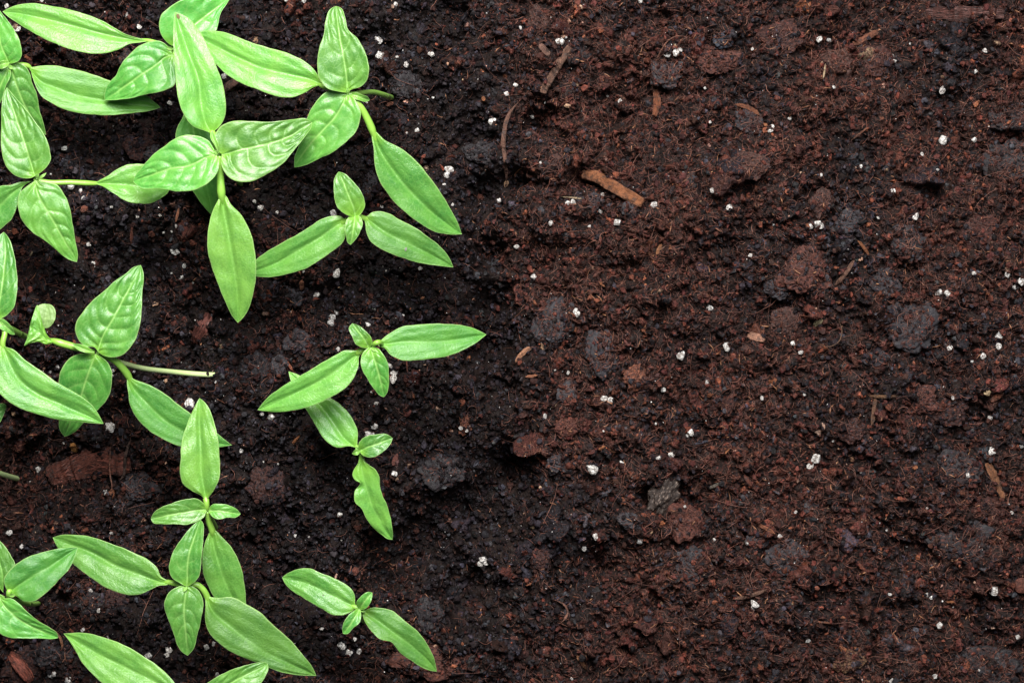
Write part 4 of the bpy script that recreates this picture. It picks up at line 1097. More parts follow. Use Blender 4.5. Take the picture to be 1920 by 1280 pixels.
def seedling(foot, centre, zc, label, stem_w=11, stem_mat=None, stem_pts=None):
    zf = float(smp(HP, np.array([float(foot[0])]), np.array([float(foot[1])]))[0]) * 0.1
    root = wx(foot[0], foot[1], zf * 1e-3)
    e = bpy.data.objects.new('pepper_seedling', None)
    e.empty_display_size = 0.005
    COL.objects.link(e); e.location = root
    tag(e, label, 'seedling', 'young pepper seedlings')
    pts = [(foot[0], foot[1], zf - 1.5)] + (stem_pts or [((foot[0] + centre[0]) / 2, (foot[1] + centre[1]) / 2, (zf + zc) / 2 + 1)]) + [(centre[0], centre[1], zc)]
    tube('stem', e, root, pts, stem_w, stem_w * 0.9, stem_mat or M_STEM, glow=0.0 if stem_mat is M_PALE else 0.3)
    # the growing tip between the leaves
    SEED[0] += 1
    a = random.uniform(0, 6.28)
    cx, cy = centre
    bud = blade('bud_leaf', e, root, (cx, cy), (cx + 13 * math.cos(a), cy + 13 * math.sin(a)),
                [(cx + 6 * math.cos(a + .6), cy + 6 * math.sin(a + .6))], [(cx + 6 * math.cos(a - .6), cy + 6 * math.sin(a - .6))],
                [(cx + 6 * math.cos(a), cy + 6 * math.sin(a))], zc + 0.6, zc + 1.6, 'leaf', seed=SEED[0], arch=0.3, base_glow=2.0, thick=0.4)
    return e, root


def add(pl, name, B, T, L, R, Mi, z0, z1, kind='cot', pet=None, pw=(9, 9), **kw):
    e, root = pl
    SEED[0] += 1
    b = blade(name, e, root, B, T, L, R, Mi, z0, z1, kind, seed=SEED[0], **kw)
    if pet:
        pts = [p if len(p) == 3 else (p[0], p[1], z0) for p in pet]
        q0 = Mi[0] if len(Mi[0]) == 2 else Mi[0][:2]
        dx, dy = q0[0] - pts[-1][0], q0[1] - pts[-1][1]; dd = math.hypot(dx, dy) + 1e-6
        ext = min(16, dd * 0.8)
        pts[-1] = (pts[-1][0], pts[-1][1], pts[-1][2] - 0.25)
        pts.append((pts[-1][0] + dx / dd * ext, pts[-1][1] + dy / dd * ext, pts[-1][2] - 0.75))
        tube('petiole', b, root, pts, pw[0] * 1.05, pw[1] * 1.0, M_STEM, glow=0.7, tip=True)
    return b


# A: top, left of the middle
A = seedling((345, 128), (325, 92), 17, 'seedling at the top whose leaves lie under the spotted upright cotyledon')
add(A, 'cotyledon', (283, 77), (5, 22), [(262, 72), (240, 66), (215, 53), (185, 36), (150, 24), (100, 12), (50, 7), (25, 12)],
    [(262, 80), (245, 82), (225, 92), (192, 101), (150, 97), (110, 85), (70, 66), (30, 42), (12, 29)], [(245, 74), (180, 60), (110, 42), (50, 28)], 16, 14,
    pet=[(325, 92, 16.5), (305, 84, 16.5), (275, 76, 16.2)], pw=(8, 7), groove=0.16, tilt=0.12)
add(A, 'leaf', (322, 86), (436, -12), [(305, 70), (298, 50), (302, 30), (320, 12), (345, -2), (385, -14)],
    [(345, 82), (375, 74), (404, 60), (409, 45), (414, 25), (426, 6)], [(345, 65), (370, 42), (400, 20)], 18, 17.5, 'leaf', tilt=-0.2, nveins=4, quilt=0.06)
add(A, 'leaf', (326, 104), (196, 188), [(312, 85), (300, 77), (283, 78), (262, 86), (240, 105), (225, 125), (217, 142), (207, 152), (198, 168)],
    [(330, 130), (327, 160), (300, 172), (272, 178), (235, 186), (212, 188)], [(308, 108), (295, 120), (262, 142), (237, 160), (212, 178)], 18, 15.5, 'leaf', nveins=5, quilt=0.14, cup=0.05)
add(A, 'cotyledon', (350, 196), (402, 408), [(342, 221), (332, 240), (328, 270), (335, 310), (350, 340), (365, 364), (384, 390)],
    [(375, 215), (400, 250), (412, 300), (416, 350), (410, 390)], [(362, 240), (375, 300), (390, 360)], 15, 9, pet=[(325, 92, 16.5), (333, 130, 16.5), (350, 198, 15)], pw=(8, 10), mat=M_COT2)

# B: top right of the plants
Bp = seedling((736, 184), (652, 178), 26, 'seedling at the top right of the plants with a bent stem showing at its side', 10, M_STEM, [(722, 179, 9), (700, 173, 17), (680, 174, 23)])
add(Bp, 'cotyledon', (604, 160), (365, 66), [(590, 132), (570, 115), (545, 102), (500, 89), (450, 72), (425, 62), (400, 58), (380, 59)],
    [(590, 163), (570, 175), (550, 182), (525, 182), (500, 175), (475, 165), (450, 155), (425, 140), (400, 115), (380, 90)], [(590, 152), (550, 142), (500, 130), (450, 110), (400, 85)], 25, 20,
    pet=[(652, 180, 25.5), (628, 168, 25.3), (600, 159, 25)], pw=(9, 10), arch=1.5, groove=0.18)
add(Bp, 'cotyledon', (699, 243), (866, 439), [(697, 255), (700, 275), (705, 320), (712, 340), (732, 370), (762, 400), (792, 422), (820, 436), (850, 440)],
    [(706, 248), (720, 262), (750, 277), (775, 297), (798, 322), (820, 352), (845, 392), (860, 422)], [(706, 270), (737, 320), (775, 365), (812, 400), (850, 428)], 23, 15,
    pet=[(655, 182, 25.5), (675, 200, 25), (688, 222, 24), (700, 250, 23)], pw=(11, 15), groove=0.2, tilt=-0.05)
add(Bp, 'leaf', (651, 178), (552, 314), [(635, 166), (612, 172), (592, 192), (578, 215), (570, 240), (562, 268), (552, 298)],
    [(660, 181), (669, 192), (676, 210), (675, 227), (667, 247), (650, 265), (625, 285), (600, 297), (572, 310)], [(645, 190), (630, 217), (605, 245), (580, 272), (560, 300)], 26.5, 22, 'leaf', nveins=6, cup=0.04)
add(Bp, 'leaf', (651, 174), (630, 12), [(630, 171), (612, 165), (600, 150), (595, 125), (597, 97), (607, 65), (611, 37), (620, 17)],
    [(660, 168), (674, 164), (687, 152), (692, 132), (685, 100), (670, 72), (652, 55), (647, 32), (640, 16)], [(650, 150), (645, 112), (637, 70), (633, 37)], 27, 28, 'leaf', nveins=6, cup=0.08, tilt=-0.08)
add(Bp, 'bud_leaf', (655, 177), (693, 188), [(665, 173), (680, 178), (690, 182)], [(662, 184), (675, 189), (688, 191)], [(670, 180), (682, 185)], 26, 24.5, 'leaf', base_glow=1.0)

# D: left, upper edge
D = seedling((30, 150), (14, 122), 18, 'seedling at the upper left edge whose dark quilted leaf hangs down')
add(D, 'cotyledon', (50, 124), (301, 202), [(57, 126), (75, 124), (100, 123), (137, 130), (175, 140), (205, 151), (240, 163), (272, 177), (288, 190)],
    [(57, 132), (61, 145), (67, 162), (77, 180), (100, 195), (125, 207), (175, 215), (212, 216), (250, 212), (276, 209)], [(60, 136), (75, 152), (105, 165), (150, 180), (190, 187), (260, 198)], 16.5, 11,
    pet=[(16, 122, 17.5), (35, 121, 17.3), (56, 127, 16.5)], pw=(8, 9), mat=M_COT2, arch=0.8)
add(D, 'cotyledon', (5, 122), (-210, 190), [(-30, 110), (-90, 112), (-150, 140)], [(-20, 140), (-70, 175), (-140, 195)], [(-30, 126), (-100, 150)], 17, 12)
add(D, 'leaf', (16, 120), (-7, 12), [(0, 118), (-14, 108), (-22, 88), (-24, 60), (-18, 33)], [(24, 119), (34, 115), (40, 106), (39, 85), (30, 62), (15, 40), (1, 22)],
    [(12, 108), (2, 85), (-4, 50)], 19, 21, 'leaf', nveins=5)
add(D, 'leaf', (18, 121), (86, 253), [(6, 130), (2, 150), (8, 175), (22, 198), (42, 222), (65, 243)], [(30, 118), (43, 122), (55, 135), (60, 155), (70, 180), (74, 207), (82, 232)],
    [(23, 135), (31, 160), (46, 197), (64, 227)], 18.5, 12, 'leaf', nveins=5, quilt=0.16, cup=-0.05)
add(D, 'leaf', (18, 126), (-12, 206), [(2, 126), (-14, 140), (-22, 170)], [(20, 140), (11, 162), (1, 192)], [(8, 145), (-4, 175)], 19, 16, 'leaf', nveins=3)
add(D, 'bud_leaf', (18, 118), (-6, 124), [(8, 113), (0, 116)], [(10, 127), (0, 129)], [(6, 120)], 20, 20, 'leaf', base_glow=1.0)

# E: left, second row
E = seedling((60, 372), (68, 336), 24, 'seedling at the left with a long level petiole running to the right')
add(E, 'cotyledon', (60, 340), (-62, 452), [(50, 340), (37, 341), (20, 347), (0, 349), (-25, 362), (-50, 400)], [(42, 352), (36, 370), (32, 387), (22, 410), (10, 422), (0, 431), (-30, 448)],
    [(40, 350), (0, 385), (-30, 415)], 23.5, 20)
add(E, 'cotyledon', (176, 344), (318, 352), [(185, 339), (200, 331), (220, 317), (240, 309), (270, 308), (295, 315), (310, 330)], [(190, 349), (212, 362), (237, 377), (260, 382), (282, 381), (302, 372), (314, 362)],
    [(200, 344), (240, 347), (290, 352)], 21, 17, pet=[(70, 338, 23.8), (90, 342, 23.4), (130, 342, 22.5), (182, 344, 21)], pw=(9, 10), arch=1.6)
add(E, 'leaf', (66, 330), (13, 164), [(57, 334), (32, 331), (15, 317), (7, 302), (2, 270), (2, 237), (3, 200), (7, 175)],
    [(74, 325), (85, 316), (95, 298), (94, 285), (89, 265), (72, 237), (50, 207), (31, 185)], [(62, 318), (50, 280), (37, 240), (20, 188)], 25, 25, 'leaf', nveins=6, tilt=0.12, cup=0.06)
add(E, 'leaf', (67, 338), (144, 491), [(50, 350), (37, 362), (33, 382), (40, 410), (60, 435), (90, 455), (112, 475), (130, 487)],
    [(84, 342), (107, 347), (122, 367), (132, 395), (137, 425), (142, 455), (146, 478)], [(68, 355), (82, 385), (100, 415), (120, 450), (137, 478)], 25, 21, 'leaf', nveins=6, quilt=0.12, cup=-0.06)
add(E, 'bud_leaf', (69, 336), (87, 324), [(75, 330)], [(80, 333)], [(78, 330)], 25.5, 26.5, 'leaf', base_glow=2.0)

# C: centre of the plants, highest
C_ = seedling((453, 347), (411, 290), 29, 'tallest seedling in the centre of the plants with a spotted upright cotyledon', 10)
C_cot = add(C_, 'cotyledon', (397, 250), (328, 23), [(385, 246), (362, 237), (346, 217), (335, 190), (330, 150), (326, 100), (325, 50)],
    [(402, 246), (412, 237), (422, 217), (422, 180), (410, 135), (390, 90), (370, 52), (350, 32)], [(390, 240), (377, 195), (372, 150), (357, 107), (340, 62)], 29, 30,
    pet=[(411, 290, 29), (404, 270, 29), (397, 247, 29)], pw=(9, 13), groove=0.2, tilt=-0.10)
add(C_, 'cotyledon', (416, 362), (446, 605), [(407, 378), (395, 407), (390, 432), (389, 462), (395, 495), (410, 535), (425, 572), (436, 593)],
    [(424, 368), (432, 382), (450, 400), (465, 425), (475, 455), (480, 490), (479, 525), (472, 562), (460, 590)], [(418, 385), (428, 440), (440, 512), (446, 575)], 27, 20,
    pet=[(412, 292, 29), (413, 325, 28), (416, 372, 27)], pw=(9, 18), groove=0.22, cup=0.07, tilt=0.06)
add(C_, 'leaf', (406, 290), (250, 341), [(400, 278), (392, 265), (375, 256), (357, 253), (332, 258), (307, 275), (282, 295), (265, 315), (253, 330)],
    [(411, 305), (405, 328), (387, 345), (362, 357), (337, 359), (300, 354), (262, 351)], [(395, 292), (350, 312), (325, 315), (287, 327), (264, 335)], 30, 27, 'leaf', nveins=7, tilt=0.05, cup=0.03)
add(C_, 'leaf', (416, 290), (585, 230), [(403, 270), (403, 252), (412, 239), (425, 231), (440, 227), (465, 227), (500, 229), (550, 224), (575, 223)],
    [(415, 308), (423, 326), (436, 337), (455, 341), (475, 339), (500, 327), (535, 302), (555, 277), (575, 252), (584, 238)], [(430, 286), (455, 280), (500, 270), (550, 252), (572, 238)], 30, 28, 'leaf', nveins=7, quilt=0.13)
add(C_, 'bud_leaf', (411, 289), (398, 244), [(402, 272), (394, 255)], [(410, 272), (404, 256)], [(405, 272), (398, 255)], 30, 30.2, 'leaf', base_glow=1.2)

# F: left edge, big cotyledon over its neighbour
F_ = seedling((58, 635), (-6, 604), 28, 'seedling at the left edge whose broad cotyledon covers a quilted leaf', 11, None, [(40, 627, 14), (15, 613, 24)])
add(F_, 'cotyledon', (4, 642), (194, 794), [(8, 648), (25, 655), (50, 677), (80, 697), (112, 720), (140, 735), (170, 757), (187, 780)],
    [(-5, 655), (-12, 675), (-14, 700), (-6, 730), (20, 755), (50, 770), (82, 780), (112, 787), (150, 791), (175, 793)], [(12, 665), (40, 715), (70, 738), (108, 755), (150, 773)], 29, 27,
    pet=[(-6, 606, 28), (8, 620, 28.6), (5, 648, 29)], pw=(9, 11), groove=0.15)
add(F_, 'cotyledon', (-12, 600), (-200, 560), [(-50, 570), (-110, 545)], [(-50, 610), (-120, 600)], [(-60, 590), (-120, 575)], 27, 22)
add(F_, 'leaf', (-8, 600), (7, 435), [(-24, 592), (-36, 560), (-36, 510), (-15, 455)], [(2, 597), (15, 589), (27, 573), (31, 555), (32, 517), (25, 472), (17, 447)], [(-2, 570), (6, 520), (10, 470)], 29, 28, 'leaf', nveins=6, tilt=-0.06)
add(F_, 'leaf', (-8, 600), (28, 627), [(6, 598), (16, 606), (25, 618)], [(0, 616), (12, 622), (21, 627)], [(10, 611)], 29, 27.5, 'leaf', nveins=3)

# H: mostly outside the left edge
Hp = seedling((37, 898), (-70, 840), 20, 'seedling mostly outside the left edge, only a leaf tip and pale stem foot showing', 10, M_PALE, [(0, 887, 6), (-40, 870, 13)])
add(Hp, 'leaf', (-70, 838), (12, 762), [(-50, 790), (-20, 762), (0, 756), (9, 757)], [(-40, 830), (-10, 806), (4, 784)], [(-30, 795), (0, 772)], 20, 21, 'leaf', nveins=4)
add(Hp, 'cotyledon', (-72, 842), (-260, 900), [(-120, 830), (-190, 850)], [(-110, 880), (-190, 905)], [(-120, 855), (-190, 880)], 20, 15)
add(Hp, 'leaf', (-72, 842), (-120, 960), [(-110, 860), (-125, 910)], [(-75, 880), (-95, 930)], [(-92, 890)], 20, 17, 'leaf')

# G: left middle
G_ = seedling((412, 703), (180, 662), 24, 'seedling left of the middle with a long pale stem lying to the right', 10, M_PALE, [(385, 702, 1.6), (325, 697, 5), (262, 689, 14), (217, 676, 22)])
add(G_, 'cotyledon', (239, 702), (435, 834), [(252, 711), (275, 719), (300, 732), (327, 752), (357, 775), (385, 796), (407, 812), (423, 825)],
    [(238, 718), (241, 738), (243, 757), (252, 777), (272, 800), (300, 820), (345, 838), (380, 842), (412, 838)], [(248, 725), (275, 755), (312, 790), (350, 812), (400, 828)], 21, 15,
    pet=[(184, 664, 24), (212, 674, 23.5), (228, 688, 22.5), (242, 708, 21)], pw=(9, 16), mat=M_COT2)
fold = add(G_, 'cotyledon', (102, 640), (56, 612), [(90, 630), (82, 612), (76, 590), (70, 572), (62, 590)], [(88, 646), (72, 641), (58, 643), (46, 648), (50, 635)], [(90, 637), (72, 622)], 23, 25,
           pet=[(178, 661, 24), (150, 653, 24), (120, 645, 23.5), (96, 638, 23)], pw=(11, 15), arch=0.5, base_glow=0.8, cup=0.0, groove=0.02)
add(G_, 'folded_tip', (80, 614), (88, 570), [(74, 600), (70, 585), (71, 574), (78, 570)], [(88, 615), (98, 608), (104, 594), (103, 580), (97, 572)], [(84, 600), (88, 585)], 23.6, 24, mat=M_UNDER, arch=0.8, base_glow=0.1, groove=0.02)
add(G_, 'leaf', (184, 660), (264, 497), [(177, 651), (160, 649), (147, 637), (141, 620), (144, 602), (155, 585), (175, 562), (190, 550), (215, 527), (237, 512), (252, 500)],
    [(192, 665), (215, 670), (230, 665), (245, 650), (257, 630), (262, 610), (266, 572), (267, 545), (269, 512)], [(187, 645), (192, 632), (212, 597), (230, 563), (243, 540), (257, 513)], 25.5, 26, 'leaf', nveins=8, quilt=0.15, cup=0.05)
add(G_, 'leaf', (180, 664), (121, 818), [(170, 663), (150, 663), (130, 672), (115, 692), (110, 715), (108, 745), (110, 780), (113, 808)],
    [(188, 668), (200, 677), (209, 695), (210, 715), (205, 740), (185, 767), (157, 792), (140, 810)], [(175, 675), (162, 710), (152, 742), (132, 790)], 25, 17, 'leaf', nveins=6, cup=-0.05)
add(G_, 'bud_leaf', (177, 660), (135, 644), [(160, 648), (145, 644)], [(163, 661), (147, 656)], [(158, 655)], 25.5, 25.5, 'leaf', base_glow=1.2)

# M: small, upper middle
M_ = seedling((675, 430), (665, 406), 20, 'small seedling under the big slanting cotyledon, with a dotted cotyledon', 9)
add(M_, 'cotyledon', (648, 414), (460, 512), [(642, 407), (622, 405), (605, 410), (585, 422), (557, 440), (525, 457), (500, 472), (480, 487)],
    [(650, 425), (649, 440), (642, 455), (625, 470), (600, 487), (570, 505), (537, 514), (512, 519), (484, 519)], [(635, 420), (600, 445), (550, 475), (512, 496)], 19.5, 14, pet=[(664, 407, 20), (645, 416, 19.5)], pw=(9, 13), groove=0.14, tilt=0.05)
M_cot = add(M_, 'cotyledon', (681, 405), (850, 501), [(688, 405), (696, 399), (710, 396), (730, 401), (750, 412), (775, 425), (800, 442), (825, 462), (843, 484)],
    [(684, 416), (687, 435), (697, 455), (715, 467), (737, 477), (775, 490), (812, 497), (838, 500)], [(695, 415), (725, 437), (775, 460), (812, 480)], 19, 14, pet=[(665, 403, 20), (684, 410, 19.2)], pw=(9, 10), mat=M_COT2, tilt=-0.04)
add(M_, 'leaf', (666, 408), (635, 322), [(650, 403), (635, 392), (628, 377), (626, 357), (627, 335)], [(676, 402), (684, 387), (682, 370), (672, 352), (657, 335), (645, 325)],
    [(664, 393), (655, 370), (645, 345)], 21, 23, 'leaf', nveins=4, base_glow=0.5, quilt=0.10)
add(M_, 'leaf', (665, 402), (657, 459), [(651, 410), (647, 425), (649, 442), (652, 455)], [(675, 406), (680, 417), (675, 435), (665, 451)], [(665, 412), (662, 432)], 21, 21, 'leaf', nveins=4, base_glow=0.5)

# N: middle
N_ = seedling((705, 668), (696, 648), 23, 'small seedling in the middle whose level cotyledon points to the dark hollow', 9)
add(N_, 'cotyledon', (684, 656), (483, 768), [(677, 655), (667, 657), (645, 657), (630, 665), (600, 682), (562, 705), (525, 727), (500, 747)],
    [(674, 666), (672, 687), (665, 705), (650, 725), (625, 742), (595, 757), (562, 767), (525, 772), (498, 771)], [(667, 667), (637, 690), (587, 720), (537, 745)], 22.5, 18, pet=[(696, 650, 23), (682, 654, 22.7), (670, 663, 22.5)], pw=(9, 12), groove=0.1, tilt=0.08)
add(N_, 'cotyledon', (707, 645), (912, 627), [(715, 637), (730, 625), (750, 614), (787, 608), (825, 607), (862, 609), (890, 616)],
    [(712, 650), (720, 652), (732, 665), (750, 674), (782, 675), (812, 672), (850, 664), (880, 650), (900, 637)], [(717, 645), (750, 641), (812, 640), (875, 634)], 22, 17, pet=[(697, 648, 23), (716, 644, 22)], pw=(8, 11), mat=M_COT2, groove=0.05, wave=0.8)
add(N_, 'leaf', (692, 652), (661, 606), [(682, 652), (667, 645), (660, 630), (654, 615)], [(697, 647), (697, 635), (687, 622), (672, 610)], [(685, 638), (672, 621)], 24, 25, 'leaf', nveins=3, base_glow=0.6)
add(N_, 'leaf', (695, 650), (720, 744), [(683, 658), (676, 675), (679, 692), (690, 712), (702, 730), (712, 741)], [(707, 652), (717, 662), (727, 680), (729, 700), (729, 722), (726, 736)],
    [(700, 668), (707, 690), (715, 720)], 24, 22, 'leaf', nveins=6, base_glow=0.4, cup=0.1)

# O: below N
O_ = seedling((684, 872), (675, 847), 14, 'small seedling with a crinkled notched cotyledon hanging down', 8)
add(O_, 'cotyledon', (670, 840), (541, 696), [(665, 838), (655, 836), (635, 839), (612, 827), (597, 807), (585, 785), (570, 762), (558, 742), (546, 716)],
    [(670, 828), (671, 812), (665, 792), (650, 770), (630, 752), (618, 744), (592, 724), (567, 706), (553, 700)], [(650, 826), (630, 800), (610, 772), (575, 732)], 13.5, 11, pet=[(675, 847, 14), (668, 836, 13.5)], pw=(7, 8), groove=0.15, cup=0.06)
add(O_, 'cotyledon', (677, 853), (736, 1011), [(674, 858), (671, 868), (663, 881), (661, 890), (666, 900), (675, 906), (672, 911), (666, 919), (664, 931), (667, 943), (676, 951), (684, 966), (697, 986), (715, 1002), (728, 1010)],
    [(681, 857), (684, 864), (692, 871), (705, 881), (711, 894), (713, 912), (717, 928), (725, 945), (731, 964), (735, 987), (737, 1003)],
    [(677, 869), (680, 886), (684, 905), (690, 922), (698, 948), (711, 971), (723, 994)], 13.5, 8, pet=[(675, 846, 14), (677, 856, 13.5)], pw=(7, 9), base_glow=0.35, wave=1.6, hole=(0.36, -0.8, 1.0))
add(O_, 'leaf', (674, 846), (736, 821), [(672, 833), (682, 820), (705, 814), (726, 814)], [(680, 853), (690, 857), (705, 855), (720, 845), (732, 832)], [(684, 840), (707, 832), (724, 825)], 15, 15.5, 'leaf', nveins=5, base_glow=0.3, quilt=0.08)
add(O_, 'bud_leaf', (676, 845), (660, 850), [(668, 842)], [(669, 853)], [(668, 847)], 15.3, 15.5, 'leaf', base_glow=2)

# P: lowest single seedling
P_ = seedling((682, 1165), (674, 1140), 17, 'lowest single seedling right of the others, with a wavy cotyledon', 9)
P_cot = add(P_, 'cotyledon', (668, 1138), (529, 1082), [(666, 1130), (665, 1115), (655, 1100), (630, 1085), (605, 1075), (580, 1065), (560, 1066), (541, 1073)],
    [(660, 1145), (645, 1152), (625, 1152), (605, 1142), (580, 1127), (555, 1112), (537, 1097)], [(655, 1132), (617, 1112), (580, 1095), (550, 1087)], 17, 14, pet=[(674, 1140, 17), (662, 1136, 17)], pw=(8, 10), cup=0.06)
add(P_, 'cotyledon', (679, 1146), (819, 1258), [(684, 1143), (692, 1140), (715, 1139), (735, 1144), (755, 1160), (780, 1180), (800, 1205), (815, 1237)],
    [(681, 1157), (692, 1177), (712, 1197), (735, 1204), (747, 1220), (770, 1237), (792, 1251), (810, 1257)], [(700, 1157), (737, 1185), (775, 1212), (805, 1240)], 17, 13, pet=[(674, 1140, 17), (684, 1149, 17)], pw=(8, 9), mat=M_COT2, wave=1.2)
add(P_, 'leaf', (673, 1142), (698, 1110), [(668, 1130), (677, 1117), (690, 1109)], [(686, 1140), (694, 1130), (698, 1117)], [(684, 1126)], 18, 19.5, 'leaf', nveins=3, base_glow=0.4)
add(P_, 'leaf', (675, 1139), (643, 1187), [(662, 1145), (650, 1157), (642, 1175)], [(677, 1152), (675, 1165), (662, 1177), (650, 1188)], [(662, 1162)], 18, 18.5, 'leaf', nveins=3, base_glow=0.4)

# I: lower left, upright cotyledon
I_ = seedling((405, 990), (388, 956), 25, 'seedling with a bright upright cotyledon and two small level leaves', 10)
add(I_, 'cotyledon', (386, 940), (374, 746), [(380, 931), (360, 920), (342, 905), (337, 880), (339, 860), (340, 830), (350, 797), (360, 772)],
    [(391, 932), (402, 917), (411, 897), (412, 867), (411, 842), (405, 805), (397, 777), (385, 755)], [(384, 925), (378, 885), (376, 840), (374, 790)], 26, 27, pet=[(388, 956, 25), (386, 935, 26)], pw=(9, 12), groove=0.22, tilt=0.06)
add(I_, 'cotyledon', (397, 988), (458, 1170), [(389, 1005), (382, 1025), (379, 1050), (382, 1077), (392, 1102), (402, 1121), (425, 1150)],
    [(406, 995), (420, 1010), (437, 1030), (450, 1057), (457, 1085), (461, 1130), (461, 1150)], [(398, 1010), (410, 1055), (420, 1085), (440, 1130)], 23, 17,
    pet=[(389, 958, 25), (391, 975, 24), (398, 996, 23)], pw=(9, 14), groove=0.2, cup=0.05)
add(I_, 'leaf', (386, 955), (283, 972), [(382, 943), (370, 935), (350, 935), (325, 942), (300, 952), (288, 961)], [(384, 966), (370, 977), (350, 983), (325, 982), (300, 982), (288, 980)],
    [(370, 956), (345, 960), (312, 966)], 26, 26.5, 'leaf', nveins=5, quilt=0.09)
add(I_, 'leaf', (391, 957), (451, 963), [(397, 946), (412, 944), (430, 947), (446, 956)], [(398, 968), (410, 973), (425, 970), (443, 969)], [(410, 957), (430, 960)], 26, 25.5, 'leaf', nveins=4)

# J: lower left, two dark leaves
J_ = seedling((372, 1125), (350, 1097), 27, 'seedling with two dark narrow true leaves and a broad smooth cotyledon at the bottom', 11)
add(J_, 'cotyledon', (322, 1092), (99, 1007), [(312, 1086), (302, 1080), (295, 1065), (282, 1052), (250, 1035), (212, 1020), (175, 1007), (140, 1002), (117, 1002)],
    [(312, 1096), (300, 1097), (282, 1105), (260, 1114), (237, 1114), (207, 1105), (170, 1082), (137, 1057), (107, 1025)], [(300, 1090), (262, 1077), (212, 1057), (175, 1037), (125, 1018)], 26, 19,
    pet=[(349, 1097, 27), (335, 1095, 26.5), (315, 1091, 26)], pw=(9, 10), groove=0.2, tilt=0.10)
add(J_, 'cotyledon', (386, 1112), (593, 1266), [(392, 1117), (405, 1120), (437, 1119), (462, 1132), (487, 1147), (517, 1175), (547, 1202), (572, 1232), (587, 1252)],
    [(385, 1122), (385, 1140), (385, 1165), (392, 1185), (410, 1205), (435, 1222), (477, 1240), (505, 1251), (530, 1260), (560, 1265), (582, 1266)], [(395, 1138), (430, 1172), (480, 1210), (542, 1243)], 26, 20,
    pet=[(352, 1098, 27), (370, 1096, 27), (380, 1104, 26.6), (388, 1118, 26)], pw=(9, 13), mat=M_COT2, groove=0.03, cup=0.02)
add(J_, 'leaf', (350, 1099), (376, 974), [(336, 1092), (322, 1082), (317, 1065), (322, 1040), (335, 1017), (350, 997), (364, 982)], [(362, 1093), (372, 1082), (377, 1055), (380, 1022), (382, 995), (381, 981)],
    [(351, 1085), (352, 1055), (356, 1032), (367, 1000)], 28, 28.5, 'leaf', nveins=5, cup=0.16, quilt=0.07)
add(J_, 'leaf', (350, 1096), (352, 1228), [(332, 1100), (315, 1112), (308, 1132), (315, 1160), (325, 1185), (333, 1210), (342, 1222)], [(362, 1099), (375, 1110), (381, 1130), (377, 1160), (370, 1190), (362, 1217)],
    [(348, 1112), (345, 1145), (347, 1172), (350, 1205)], 28, 25, 'leaf', nveins=6, quilt=0.13, cup=-0.08)

# K: lower left edge
K_ = seedling((74, 1130), (16, 1116), 26, 'seedling at the lower left edge with a smooth cotyledon lying over its neighbour', 9, M_STEM, [(58, 1132, 10), (35, 1127, 20)])
add(K_, 'cotyledon', (20, 1113), (146, 1026), [(10, 1100), (7, 1087), (15, 1072), (37, 1052), (62, 1040), (100, 1030), (130, 1025)],
    [(20, 1114), (29, 1117), (45, 1127), (65, 1126), (85, 1112), (110, 1087), (130, 1065), (137, 1052)], [(24, 1106), (50, 1087), (95, 1060), (125, 1040)], 26.5, 26, pet=[(16, 1118, 26), (20, 1106, 26.5)], pw=(8, 10), mat=M_COT2, cup=0.06, groove=0.12)
add(K_, 'cotyledon', (10, 1118), (-180, 1190), [(-30, 1105), (-100, 1120)], [(-30, 1150), (-110, 1185)], [(-40, 1130), (-110, 1160)], 25, 20)
add(K_, 'leaf', (6, 1110), (-12, 1000), [(-10, 1090), (-26, 1060), (-24, 1030)], [(12, 1086), (22, 1075), (28, 1058), (20, 1040), (8, 1022), (0, 1013)], [(4, 1075), (-4, 1040)], 25.5, 25, 'leaf', nveins=5, mat=M_COT2)
add(K_, 'leaf', (0, 1118), (109, 1195), [(8, 1120), (20, 1121), (37, 1132), (55, 1150), (75, 1165), (95, 1177), (107, 1186)], [(-12, 1135), (-14, 1165), (-2, 1185), (15, 1194), (37, 1196), (75, 1196), (100, 1197)],
    [(8, 1135), (25, 1152), (62, 1175), (87, 1186)], 28, 25, 'leaf', nveins=5, quilt=0.09)

# L: bottom edge
L_p = seedling((372, 1345), (360, 1318), 26, 'seedling cut by the bottom edge, one cotyledon and one leaf tip showing')
add(L_p, 'cotyledon', (345, 1312), (119, 1187), [(335, 1290), (317, 1267), (295, 1247), (262, 1225), (225, 1205), (187, 1192), (150, 1185), (131, 1186)],
    [(320, 1320), (280, 1318), (235, 1302), (194, 1281), (175, 1265), (155, 1242), (140, 1217), (127, 1197)], [(310, 1290), (275, 1270), (225, 1245), (187, 1227), (150, 1205)], 25, 17, pet=[(360, 1318, 26), (342, 1310, 25)], pw=(9, 11), groove=0.1, tilt=0.06)
add(L_p, 'cotyledon', (366, 1322), (520, 1440), [(410, 1335), (470, 1380)], [(380, 1365), (440, 1430)], [(410, 1355), (470, 1405)], 25, 20)
add(L_p, 'leaf', (363, 1316), (502, 1244), [(375, 1290), (390, 1279), (410, 1266), (442, 1252), (480, 1242), (495, 1240)], [(385, 1328), (430, 1322), (470, 1302), (490, 1280), (498, 1266), (503, 1254)],
    [(400, 1298), (450, 1270), (485, 1252)], 27, 28, 'leaf', nveins=6)
add(L_p, 'leaf', (360, 1320), (300, 1440), [(320, 1345), (295, 1395)], [(360, 1360), (335, 1410)], [(340, 1360)], 27, 24, 'leaf')



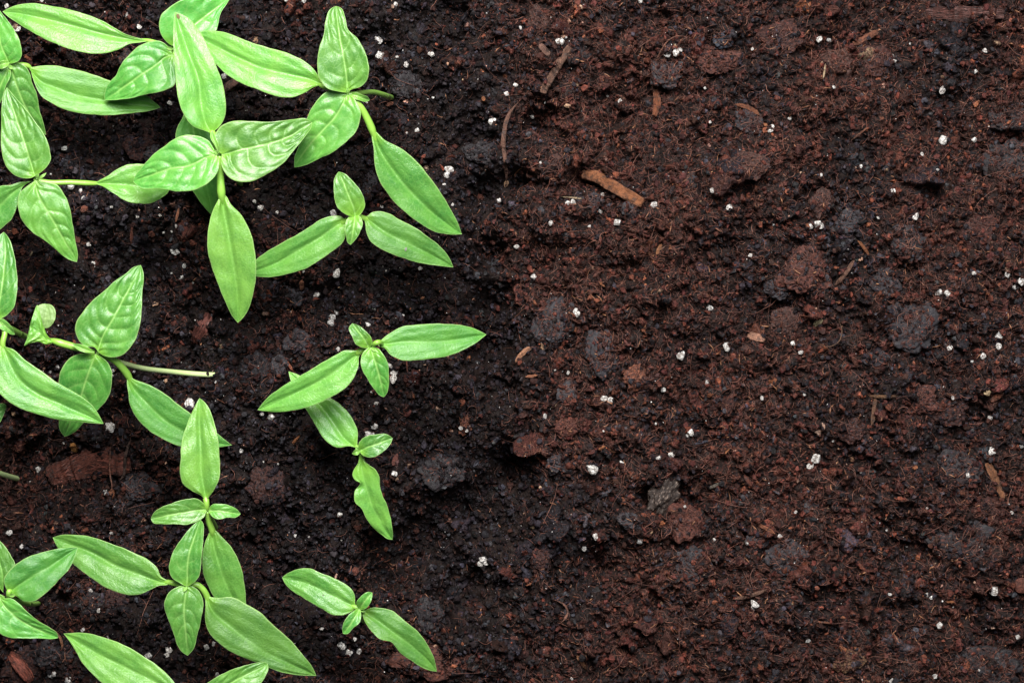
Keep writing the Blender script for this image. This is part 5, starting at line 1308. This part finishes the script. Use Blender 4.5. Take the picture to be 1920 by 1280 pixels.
def blemish(par, px, py, rx, ry, rot, colr, label):
    """a brown spot on the skin of a leaf: follows the surface, a hair above it"""
    rl = np.array(par.parent.location)
    me = par.data
    co = np.empty(len(me.vertices) * 3, np.float32); me.vertices.foreach_get('co', co)
    co = co.reshape(-1, 3) + rl
    co = co[:len(co) // 2]
    zz = co[:, 2]; f_ = (HC - zz) / HC * K
    qx = co[:, 0] / f_ + 960; qy = 640 - co[:, 1] / f_
    V = []; n = 14
    c, s_ = math.cos(rot), math.sin(rot)
    for k, rr in enumerate((0, 0.5, 1.0)):
        for j in range(n if k else 1):
            a = 2 * math.pi * j / n
            r1 = rr * (1 + (0.25 * mnoise.noise(Vector((math.cos(a) * 2, math.sin(a) * 2, px))) if k == 2 else 0))
            x = r1 * rx * math.cos(a); y = r1 * ry * math.sin(a)
            X = px + x * c - y * s_; Y = py + x * s_ + y * c
            d = (qx - X) ** 2 + (qy - Y) ** 2
            ii = np.argsort(d)[:4]; w_ = 1 / (d[ii] + 0.3)
            z = float((zz[ii] * w_).sum() / w_.sum()) + 0.00006
            V.append(wx(X, Y, z) - rl)
    F = [(0, 1 + j, 1 + (j + 1) % n) for j in range(n)] + [(1 + j, 1 + n + j, 1 + n + (j + 1) % n, 1 + (j + 1) % n) for j in range(n)]
    m2 = bpy.data.meshes.new('blemish'); m2.from_pydata([tuple(v) for v in V], [], F)
    m = bpy.data.materials.new('blemish_material'); m.use_nodes = True
    b_ = m.node_tree.nodes['Principled BSDF']; b_.inputs['Base Color'].default_value = (*colr, 1); b_.inputs['Roughness'].default_value = 0.6
    m2.materials.append(m)
    o = link('blemish', m2, par); o['label'] = label


blemish(C_cot, 334, 31, 3.2, 5.5, -0.4, (0.16, 0.12, 0.05), 'brown blemish near the leaf tip')
blemish(M_cot, 761, 467, 2.0, 4.0, 0.3, (0.20, 0.20, 0.17), 'small grey brown dot')
blemish(P_cot, 606, 1115, 1.6, 1.6, 0, (0.10, 0.14, 0.06), 'tiny dark dot')
